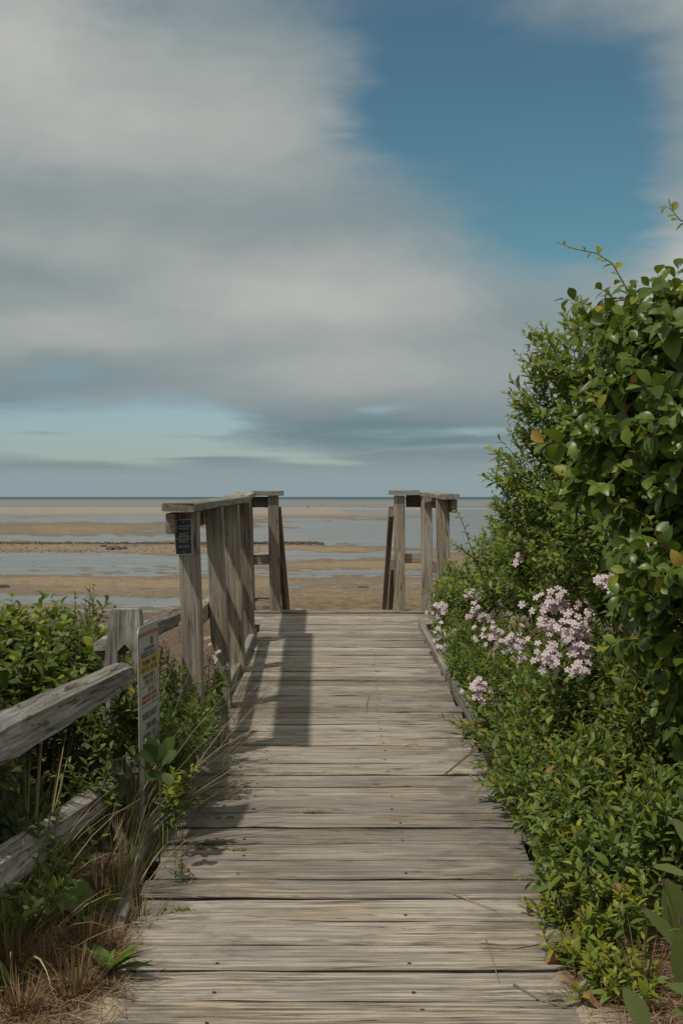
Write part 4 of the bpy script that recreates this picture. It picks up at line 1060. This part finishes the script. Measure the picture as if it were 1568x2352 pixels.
for (x, y) in ((268, 1388 + 105), (270, 1520), (262, 1505)): flower(RZ, at(x, y, 6.0), (.2, -1, .4), .018)
RZ.done()

# ------------------------------------------------------------------ grasses
def blade(b, p, dirn, L, w, droop, mi, segs=6):
    p = Vector(p); dd = Vector(dirn).normalized(); sd_ = dd.cross(Vector((0, 0, 1)))
    if sd_.length < .05: sd_ = Vector((1, 0, 0))
    sd_.normalize(); sd_ = (sd_ + Vector((0, 0, random.uniform(-.4, .4)))).normalized()
    v = []; f = []; cur = p.copy()
    for i in range(segs + 1):
        t = i/segs; ww = w*(1 - t**2.2)*.5 + .0003
        v += [tuple(cur - sd_*ww), tuple(cur + sd_*ww)]
        dd = (dd + Vector((0, 0, -droop/segs*(.4 + 1.4*t)))).normalized(); cur = cur + dd*L/segs
        if i: f.append((2*i - 2, 2*i - 1, 2*i + 1, 2*i))
    b.add(v, f, mi)
def clump(name, x, d, n_, L, w, spread, droop, lab, group, lean=(0, 0), straw=.4, z=None):
    b0 = gbase(x, d)
    if z is not None: b0.z = z
    root = thing(name, b0, lab, 'grass', group); b = MB()
    for _ in range(n_):
        a = random.uniform(0, 6.28); s = abs(random.gauss(0, spread)); r = random.uniform(0, .05)
        blade(b, b0 + Vector((math.cos(a)*r, math.sin(a)*r, -.01)), (math.cos(a)*s + lean[0], math.sin(a)*s + lean[1], 1), L*random.uniform(.5, 1.15), w*random.uniform(.7, 1.2), droop*random.uniform(.5, 1.5), 1 if random.random() < straw else 0)
    tag(link('blade', b.mesh('blade', [L_GRASS, L_DRY if name.startswith('dry') else L_STRAW], True), root), kind='stuff')
    return root
GG = 'beach grass tufts along the left edge'
clump('grass_tuft', -.76, 5.3, 55, .80, 0.0057, .35, .8, 'beach grass tuft with long bent blades between the sign and the front post', GG, (.45, .1), .5)
clump('grass_tuft', -.84, 4.95, 34, .85, 0.0052, .22, .7, 'beach grass tuft whose pale blades sweep across the face of the sign', GG, (.55, .2), .65)
clump('grass_tuft', -.68, 6.55, 90, .62, 0.0046, .35, .7, 'beach grass tuft right of the front rail post', GG, (.35, .1), .5)
clump('grass_tuft', -.66, 7.4, 80, .56, 0.0046, .35, .6, 'beach grass tuft at the second rail post beside the kerb', GG, (.4, .1), .6)
clump('grass_tuft', -.64, 8.3, 70, .46, 0.0046, .35, .6, 'farthest beach grass tuft, by the third rail post', GG, (.35, .0), .55)
clump('grass_tuft', -.72, 5.95, 90, .66, 0.0046, .45, .8, 'bushy grass tuft hiding the foot of the front rail post', GG, (.3, .0), .4)
clump('grass_tuft', -1.0, 4.6, 36, .75, 0.0063, .20, .5, 'upright pale grass tuft in front of the lower fence rail', GG, (.05, -.05), .55)
clump('grass_tuft', -.95, 4.1, 30, .50, 0.0069, .45, .9, 'loose green grass tuft crossing the lower fence rail', GG, (.35, .15), .5)
clump('grass_tuft', -.88, 3.9, 22, .38, 0.0069, .5, 1.0, 'arching green grass tuft nearest the left edge of the picture', GG, (.3, .0), .5)
clump('grass_tuft', -.70, 4.55, 57, .38, 0.0046, .5, .8, 'short brown grass tuft against the left kerb end', GG, (.15, -.1), .75)
clump('grass_tuft', -1.0, 6.3, 41, .70, 0.0034, .14, .3, 'thin upright stalks behind the fence post', GG, (0, 0), .7)
clump('grass_tuft', -.90, 6.9, 45, .6, 0.0034, .2, .4, 'thin grass stalks behind the fence between the two posts', GG, (.1, 0), .7)
clump('dry_grass_tuft', -.69, 3.72, 120, .15, .0035, .6, .5, 'bleached tan grass tuft at the bottom left', 'dry grass tufts at the bottom left', (0, 0), .93)
clump('dry_grass_tuft', -.80, 3.9, 90, .13, .003, .7, .6, 'brown dry grass tuft in the litter near the left edge', 'dry grass tufts at the bottom left', (0, 0), .95)
clump('dry_grass_tuft', -.60, 4.3, 70, .13, .003, .6, .4, 'short green and tan tuft beside the buried kerb', 'dry grass tufts at the bottom left', (.1, 0), .5)
clump('dry_grass_tuft', -.72, 4.05, 90, .15, .003, .5, .4, 'upright rusty stubble tuft in the middle of the left litter', 'dry grass tufts at the bottom left', (.1, 0), .9)
clump('dry_grass_tuft', .66, 4.72, 60, .12, .0022, .6, .5, 'wispy tan grass tuft at the right end of a plank', 'dry wisps at the right kerb', (-.5, 0), 1.0)
clump('dry_grass_tuft', .60, 3.72, 60, .10, .0022, .9, .7, 'reddish dry wisps on the sand at the lower right', 'dry wisps at the right kerb', (-.8, -.2), 1.0)
clump('dry_grass_tuft', .80, 3.75, 40, .22, .003, .3, .5, 'upright brown stalks in front of the milkweed', 'dry wisps at the right kerb', (.1, 0), 1.0)
for k_, (x_, d_, l_) in enumerate(((-.66, 6.25, 'straw-coloured grass tuft between the front post and the kerb'), (-.64, 6.95, 'straw-coloured grass tuft between the first and second rail posts'), (-.62, 7.85, 'straw-coloured grass tuft between the second and third rail posts'), (-.64, 5.55, 'green and straw grass tuft spilling over the kerb in front of the front post'))):
    clump('grass_tuft', x_ - .03, d_, 60, .52, .0045, .38, .7, l_, GG, (.22, .0), .6)
for k_, (x_, d_, n_, l_, lab_) in enumerate(((-.82, 3.62, 130, .14, 'straw-brown grass tuft in the very bottom left corner'), (-.90, 4.25, 120, .18, 'rusty dead grass tuft under the near end of the lower rail'), (-.66, 4.05, 70, .10, 'low tan tuft beside the sandy plank ends'), (-.78, 4.65, 110, .20, 'brown dead grass tuft below the middle of the lower rail'), (-.92, 3.95, 90, .12, 'matted brown tuft at the left edge below the lower rail'))):
    clump('dry_grass_tuft', x_, d_, n_, l_, .0032, .8, .7, lab_, 'dry grass tufts at the bottom left', (0, 0), .92)
# two long single blades arching out of the right bank
for (pts, lab) in (([(1020, 1780, 5.2), (1130, 1690, 5.1), (1240, 1640, 5.1), (1330, 1625, 5.2)], 'long green grass blade lying across the low shrubs on the right'), ([(1510, 1800, 4.5), (1400, 1500, 4.9), (1310, 1300, 5.2)], 'slender grass blade rising through the dark shrub on the right')):
    P3 = [at(*p) for p in pts]; b = MB(); v = []; f = []
    for i, p in enumerate(P3):
        w = .004*(1 - .6*i/(len(P3) - 1)); v += [tuple(p + Vector((0, 0, w))), tuple(p - Vector((0, 0, w)))]
        if i: f.append((2*i - 2, 2*i - 1, 2*i + 1, 2*i))
    b.add(v, f); tag(link('beach_grass', b.mesh('beach_grass', L_GRASS, True)), lab, 'grass')
# weeds with strap leaves in the left litter
for (x, d, nl, L, lab) in ((-.63, 3.85, 15, .13, 'green strap-leaved weed beside the bottom left planks'), (-.78, 4.3, 10, .17, 'tall green strap-leaved weed in front of the lower rail'), (-.86, 3.75, 12, .10, 'dark green weed in the bottom left corner litter'), (-.70, 4.45, 9, .08, 'small feathery weed by the buried kerb end')):
    b0 = gbase(x, d); pl = Plant('strap_weed', b0, lab, 'plant', 'strap-leaved weeds in the left litter')
    for k in range(nl):
        a = random.uniform(0, 6.28); pl.leaf(b0 + Vector((0, 0, .005)), (math.cos(a)*.7, math.sin(a)*.7, random.uniform(.3, 1.3)), (math.cos(a + 3.14), math.sin(a + 3.14), 1), L*random.uniform(.6, 1.2), 'strap' if k % 3 else 'herb', L_HERB)
    pl.done(minpx=6)
# tiny weeds on the deck
for (x, y, s, lab) in ((515, 1880, .035, 'tiny moss-like weed in a plank gap near the left kerb'), (482, 1950, .035, 'tiny green weed in the plank gap lower left on the deck'), (548, 1955, .018, 'smallest green weed in the same plank gap'), (410, 2090, .025, 'tiny sprig between two planks near the sand')):
    p = on_deck(x, y, .001); pl = Plant('deck_weed', p, lab, 'plant', 'tiny weeds on the planks')
    for k in range(26):
        a = random.uniform(0, 6.28); q = p + Vector((random.gauss(0, s), random.gauss(0, .006), 0))
        pl.leaf(q, (math.cos(a), math.sin(a), random.uniform(.2, .9)), (0, 0, 1), random.uniform(.010, .02), 'herb', L_YOUNG if k % 3 else L_HERB)
    pl.done(minpx=99)
# low woody sprig sprawling over the left planks
p = on_deck(432, 2025, .004); pl = Plant('sprawling_sprig', p, 'low grey-green sprig sprawling over the left plank ends', 'plant')
for k in range(9):
    pl.sprig(p + Vector((random.uniform(-.05, .04), random.uniform(-.03, .03), 0)), (random.uniform(-.9, .4), random.uniform(-.4, .3), .6), random.uniform(.06, .13), 16, .016, 'lance', L_HERB, L_DEAD, 3, sm=M_STEM, r=.0012)
pl.done(minpx=99)

# tangled dune growth to both sides of the path
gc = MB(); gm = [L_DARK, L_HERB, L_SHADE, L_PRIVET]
for _ in range(15000):
    sgn = random.choice((-1, 1)); X = sgn*(1.65 + 3.6*random.random()**1.3); d = random.uniform(2.2, 11.8)
    hgt = .22 + .75*float(fbm(X*.9, d*.9, 41)) + .12*random.random()
    hgt *= min(1.0, (abs(X) - 1.45)/.4)
    p = Vector((X, d, ground_z(X, d).item() + hgt*random.random()**.5))
    px, py = CX + F*p.x/d, HY - F*(p.z - CAMZ)/d
    if -40 < px < 1470 and (py < 1440 or px > 500): continue
    key = random.choice(('oval', 'herb', 'vine')); var = random.randrange(4)
    v, f = SHAPES[key][var]
    a = Vector((random.uniform(-1, 1), random.uniform(-1, 1), random.uniform(-.3, .9))).normalized()
    nn = Vector((random.uniform(-.6, .4), random.uniform(-.8, .4), 1)); nn = (nn - a*nn.dot(a)).normalized(); x_ = a.cross(nn)
    Rm = np.array(((x_.x, a.x, nn.x), (x_.y, a.y, nn.y), (x_.z, a.z, nn.z)))
    gc.add((v*random.uniform(.06, .11)) @ Rm.T + np.array(p), f, random.choices(range(4), (4, 3, 3, 2))[0])
tag(link('dune_growth', gc.mesh('dune_growth', gm, True)), kind='stuff')

# ------------------------------------------------------------------ loose litter
lit = MB()
def lay(b, x, d, n_, sx, sd__, L, lift=.01, w=.0018, zf=None):
    for _ in range(n_):
        X = x + random.gauss(0, sx); dd = d + random.gauss(0, sd__); z = (ground_z(X, dd).item() if zf is None else zf(dd))
        a = random.uniform(0, 6.28); tilt = random.uniform(-.05, .35)
        blade(b, (X, dd, z + random.uniform(.001, lift)), (math.cos(a), math.sin(a), tilt), L*random.uniform(.4, 1.3), w*random.uniform(.6, 1.4), random.uniform(-.2, .8), 1 if random.random() < .35 else 0, 3)
for q in ((-.78, 3.8, 2200, .12, .28), (-.72, 4.35, 1500, .09, .3), (-.66, 4.9, 800, .06, .25), (.80, 3.85, 1400, .10, .25), (.76, 4.35, 700, .07, .2), (-1.0, 4.3, 900, .15, .4), (-.66, 6.8, 700, .04, .8)):
    lay(lit, *q, .085, .022)
o_ = link('dry_litter', lit.mesh('dry_litter', [L_DRY, L_STRAW], True)); tag(o_, kind='stuff')
# single straws lying on the planks
for (x0, y0, x1, y1, lab) in ((1020, 2050, 1140, 2097, 'brown stalk lying across two planks at the lower right'), (505, 1772, 525, 1790, 'bent pale straw on the planks near the left kerb'), (752, 1536, 768, 1540, 'small curled straw in the middle of the far planks'), (840, 1640, 848, 1600, 'thin straw standing on the planks in the middle distance'),
                         (1115, 2160, 1145, 2260, 'long thin straw curving over the lower right planks'), (1075, 1886, 1160, 1889, 'pale straw resting in the wide plank gap at the right'), (1140, 2190, 1290, 2168, 'long pale straw on the sand drift at the lower right'), (930, 1715, 960, 1712, 'short straw beside a thin stalk on the right planks')):
    p = on_deck(x0, y0, .004); q = on_deck(x1, y1, .006 if abs(y1 - y0) > 6 else .004)
    mid = p.lerp(q, .5) + Vector((random.uniform(-.01, .01), random.uniform(-.01, .01), .004))
    b = MB(); b.add(*tube_data([p, mid, q], [.0022, .002, .0012], 4)); tag(link('straw', b.mesh('straw', L_STRAW, True)), lab, 'straw', 'loose straws on the planks')
b = MB(); p0 = on_deck(700, 1868, .002)
for _ in range(40):
    a = random.gauss(.2, .7); blade(b, p0 + Vector((random.gauss(0, .012), random.gauss(0, .01), 0)), (math.cos(a), math.sin(a)*.4, random.uniform(.05, .35)), random.uniform(.03, .11), .0013, .6, 0, 5)
tag(link('straw_wisp', b.mesh('straw_wisp', L_STRAW, True)), 'tangled pale straw wisp in the middle of the boardwalk', 'straw')
# dead leaves, curled
def dead(x, y, d, L, lab, z=None, rot=0):
    p = at(x, y, d); p.z = (zd(d) if z is None else z) + .006
    v, f = leaf_shape(ell(.3, .5, .8), fold=.9, curl=-.25, seg=7, wave=.06, seed=int(x))
    b = MB(); b.add(v*L - np.array((0, L/2, 0)), f)
    o_ = link('dead_leaf', b.mesh('dead_leaf', L_DEAD, True), None, Matrix.Translation(p) @ Matrix.Rotation(rot, 4, 'Z') @ Matrix.Rotation(.2, 4, 'X'))
    tag(o_, lab, 'leaf', 'curled dead leaves')
dead(1282, 2215, 3.95, .085, 'curled orange-brown dead leaf on the sand beside the right planks', rot=-1.4)
dead(1240, 1925, 5.0, .05, 'crumpled dark brown dead leaf at the right kerb', rot=.6)
dead(1290, 1930, 4.85, .055, 'reddish dead leaf lying beyond the right kerb end', ground_z(.75, 4.85).item(), 1.2)
dead(1415, 2040, 4.0, .038, 'rusty dead leaf caught in the low shrub on the right', .42, .3)
dead(1350, 2320, 3.65, .06, 'brown dead leaf at the bottom edge right of the planks', ground_z(.63, 3.65).item(), .9)
dead(425, 1990, 4.75, .035, 'small orange dead leaf on the plank beside the sprawling sprig', rot=.4)
p = at(290, 2193, 4.0); p.z = ground_z(p.x, 4.0).item() + .012
v, f = leaf_shape(ell(.32, .5, .6), fold=.5, curl=.3, seg=6, wave=.08, seed=4)
b = MB(); b.add(v*.032, f); tag(link('shell_fragment', b.mesh('shell_fragment', plain('shell', (.6, .5, .42), .5, .3, 90), True), None, Matrix.Translation(p) @ Matrix.Rotation(.7, 4, 'Z')), 'broken whitish shell piece in the litter at the lower left', 'shell')
# grey twigs among the litter
for (pts, lab) in (([(420, 1820 + 190, 4.55), (405, 1945, 4.7), (418, 1900, 4.85)], 'forked grey twig in the litter left of the kerb'), ([(250, 2010, 4.3), (330, 1960, 4.5), (380, 1885, 4.8)], 'long bare grey twig leaning over the left litter'), ([(1460, 2250, 3.75), (1400, 2180, 3.9), (1360, 2120, 4.0)], 'thin brown twig slanting through the right-hand litter'), ([(1180, 2240, 3.8), (1240, 2290, 3.7), (1300, 2330, 3.65)], 'dark forked twig on the sand at the lower right')):
    P3 = [at(x - 100 if x in (420, 405, 418) else x, y, d) for x, y, d in pts]
    for k_, q in enumerate(P3): q.z = max(min(q.z, ground_z(q.x, q.y).item() + .006 + .03*k_), ground_z(q.x, q.y).item() + .006, zd(q.y) + .004 if abs(q.x) < .62 else -9)
    b = MB(); b.add(*tube_data(P3, [.005, .004, .002], 5)); tag(link('twig', b.mesh('twig', plain('grey_twig', (.17, .145, .12), .8), True)), lab, 'twig', 'bare twigs in the litter')

# ------------------------------------------------------------------ stones on the bank beyond the landing
M_ROCK = plain('brown_rock', (.14, .10, .075), .8, .55, 14); M_PALE = plain('pale_rock', (.26, .235, .2), .8, .3, 14)
def rock(name, p, r, m, lab, cat, group, sq=(1, 1, .6), seed=0):
    rr = random.Random(seed); b = MB(); v = []; f = []; nu, nv = 10, 6
    for j in range(nv + 1):
        th = math.pi*j/nv
        for i in range(nu):
            ph = 2*math.pi*i/nu; q = r*(1 + rr.uniform(-.16, .16))
            v.append((math.sin(th)*math.cos(ph)*q*sq[0], math.sin(th)*math.sin(ph)*q*sq[1], math.cos(th)*q*sq[2]))
    for j in range(nv):
        for i in range(nu): f.append((j*nu + i, (j+1)*nu + i, (j+1)*nu + (i+1) % nu, j*nu + (i+1) % nu))
    b.add(v, f); return tag(link(name, b.mesh(name, m), None, Matrix.Translation(p)), lab, cat, group)
for k, (x, y, d, r, m, sq, lab) in enumerate(((590, 1402, 13.3, .15, M_ROCK, (1.3, 1, .6), 'reddish-brown boulder behind the left landing post, lowest of the pile'), (612, 1390, 13.6, .12, M_ROCK, (1.3, 1, .5), 'dark brown stone on top of the pile behind the landing post'), (600, 1372, 13.8, .07, M_ROCK, (1.6, 1, .5), 'small brown stone topping the pile beside the landing'),
                                            (676, 1404, 13.0, .075, M_ROCK, (1.4, 1, .5), 'flat brown stone just right of the left stair rail'), (688, 1406, 12.8, .05, M_PALE, (1.2, 1, .6), 'pale stone showing over the end of the planks'))):
    rock('boulder', at(x, y, d), r, m, lab, 'rock', 'stones beyond the boardwalk end', sq, k)
# ------------------------------------------------------------------ seaweed and stones on the flats
M_WEED = plain('seaweed', (.06, .042, .022), .7, .5, 3)
wr = MB()
def fl(x, y): d = 6.5*F/(y - HY); return Vector(((x - CX)/F*d, d, FLATZ))
def lump(b, p, w, l, h):
    v = []; f = []; k = 6
    for j, (s, z) in enumerate(((1, 0), (.8, .6), (.35, 1))):
        for i in range(k):
            a = 6.283*i/k; q = s*random.uniform(.75, 1.25); v.append((p.x + math.cos(a)*q*w, p.y + math.sin(a)*q*l, p.z + z*h*random.uniform(.7, 1.2)))
    for j in range(2):
        for i in range(k): f.append((j*k + i, j*k + (i+1) % k, (j+1)*k + (i+1) % k, (j+1)*k + i))
    f.append(tuple(2*k + i for i in range(k))); b.add(v, f)
for _ in range(900):
    x = random.uniform(-500, 735) if random.random() < .8 else random.gauss(650, 45); x = min(x, 738)
    y = 1248.6 + random.gauss(0, .7) + (x - 300)*.0016
    lump(wr, fl(x, y), random.uniform(.12, .55), random.uniform(.2, .8), random.uniform(.05, .22)*(1.5 if x > 560 else 1))
for _ in range(420):
    x = random.uniform(-300, 640); y = random.uniform(1251, 1270)
    lump(wr, fl(x, y), random.uniform(.05, .22), random.uniform(.1, .4), random.uniform(.02, .08))
for _ in range(900):
    x = random.uniform(-100, 1150); y = random.uniform(1170, 1405)
    s = .3 + .7*(1250/y)**3*random.random()
    lump(wr, fl(x, y), random.uniform(.02, .12)*s, random.uniform(.05, .3)*s, random.uniform(.01, .04))
tag(link('seaweed_wrack', wr.mesh('seaweed_wrack', M_WEED)), kind='stuff')
for k, (x, y, w, h, lab) in enumerate(((268, 1262, .95, .35, 'largest dark seaweed clump on the tan sand bar'), (240, 1256, .5, .25, 'dark seaweed clump just left of the largest one on the sand bar'), (443, 1261, .4, .2, 'dark seaweed clump on the sand bar nearer the plaque'), (10, 1349, .55, .2, 'dark stone in shallow water at the far left of the flats'), (736, 1251, .5, .3, 'dark seaweed clump at the tip of the wrack line'), (838, 1316 + 34, .3, .1, 'small dark seaweed clump between the stair rails'), (417, 1273, .35, .14, 'lone dark clump in the grey shallow water'), (535, 1343, .2, .1, 'small dark clump on sand left of the front post'))):
    b = MB(); p = fl(x, y)
    for _ in range(5): lump(b, p + Vector((random.gauss(0, w*.5), random.gauss(0, w*.7), 0)), w*.55, w*.9, h)
    tag(link('seaweed_clump', b.mesh('seaweed_clump', M_WEED)), lab, 'seaweed', 'dark clumps on the flats')
# far figures on the outer bar
M_CLOTH = plain('dark_cloth', (.05, .05, .055), .8); M_SKIN = plain('skin', (.3, .19, .13), .6)
def person(x, y, h, lab, step=.12):
    p = fl(x, y); root = thing('person', p, lab, 'person', 'people far out on the flats')
    me = bpy.data.meshes.new('body'); J = {}
    V = [(0, 0, .53), (0, 0, .62), (0, 0, .76), (0, 0, .83), (0, 0, .87), (0, 0, .93), (0, 0, .985),
         (-.05, step*.3, .5), (-.06, step*.5, .28), (-.06, step, .03), (-.06, step - .07, .01), (.05, -step*.3, .5), (.06, -step*.5, .28), (.06, -step, .03), (.06, -step - .07, .01),
         (-.105, 0, .80), (-.13, -.03, .64), (-.125, -.08, .50), (-.12, -.1, .44), (.105, 0, .80), (.13, .03, .64), (.125, .02, .50), (.12, .02, .44)]
    E = [(0, 1), (1, 2), (2, 3), (3, 4), (4, 5), (5, 6), (0, 7), (7, 8), (8, 9), (9, 10), (0, 11), (11, 12), (12, 13), (13, 14), (3, 15), (15, 16), (16, 17), (17, 18), (3, 19), (19, 20), (20, 21), (21, 22)]
    me.from_pydata([(a*h, b*h, c*h) for a, b, c in V], E, []); me.materials.append(M_CLOTH)
    o_ = link('body', me, root, Matrix.Translation(p)); sk_ = o_.modifiers.new('skin', 'SKIN')
    rad = [.085, .075, .095, .06, .032, .062, .045, .06, .045, .028, .025, .06, .045, .028, .025, .035, .03, .024, .02, .035, .03, .024, .02]
    for i, s in enumerate(me.skin_vertices[0].data): s.radius = (rad[i]*h*.85, rad[i]*h*.75); s.use_root = (i == 0)
    o_.modifiers.new('sub', 'SUBSURF').levels = 1
    b = MB(); v, f = [], []
    b.add(*tube_data([(0, 0, .90*h), (0, 0, .955*h), (0, 0, .995*h)], [.066*h, .07*h, .03*h], 8)); link('hair', b.mesh('hair', M_WEED, True), root, Matrix.Translation(p))
person(708, 1167.5, 1.75, 'tiny dark standing person out on the flats left of the stair opening centre')
person(833, 1163.5, 1.6, 'tiny dark person farther out on the flats, nearer the right post', .08)
person(740, 1164, 1.6, 'faint tiny person on the outer bar in the middle of the opening', .1)
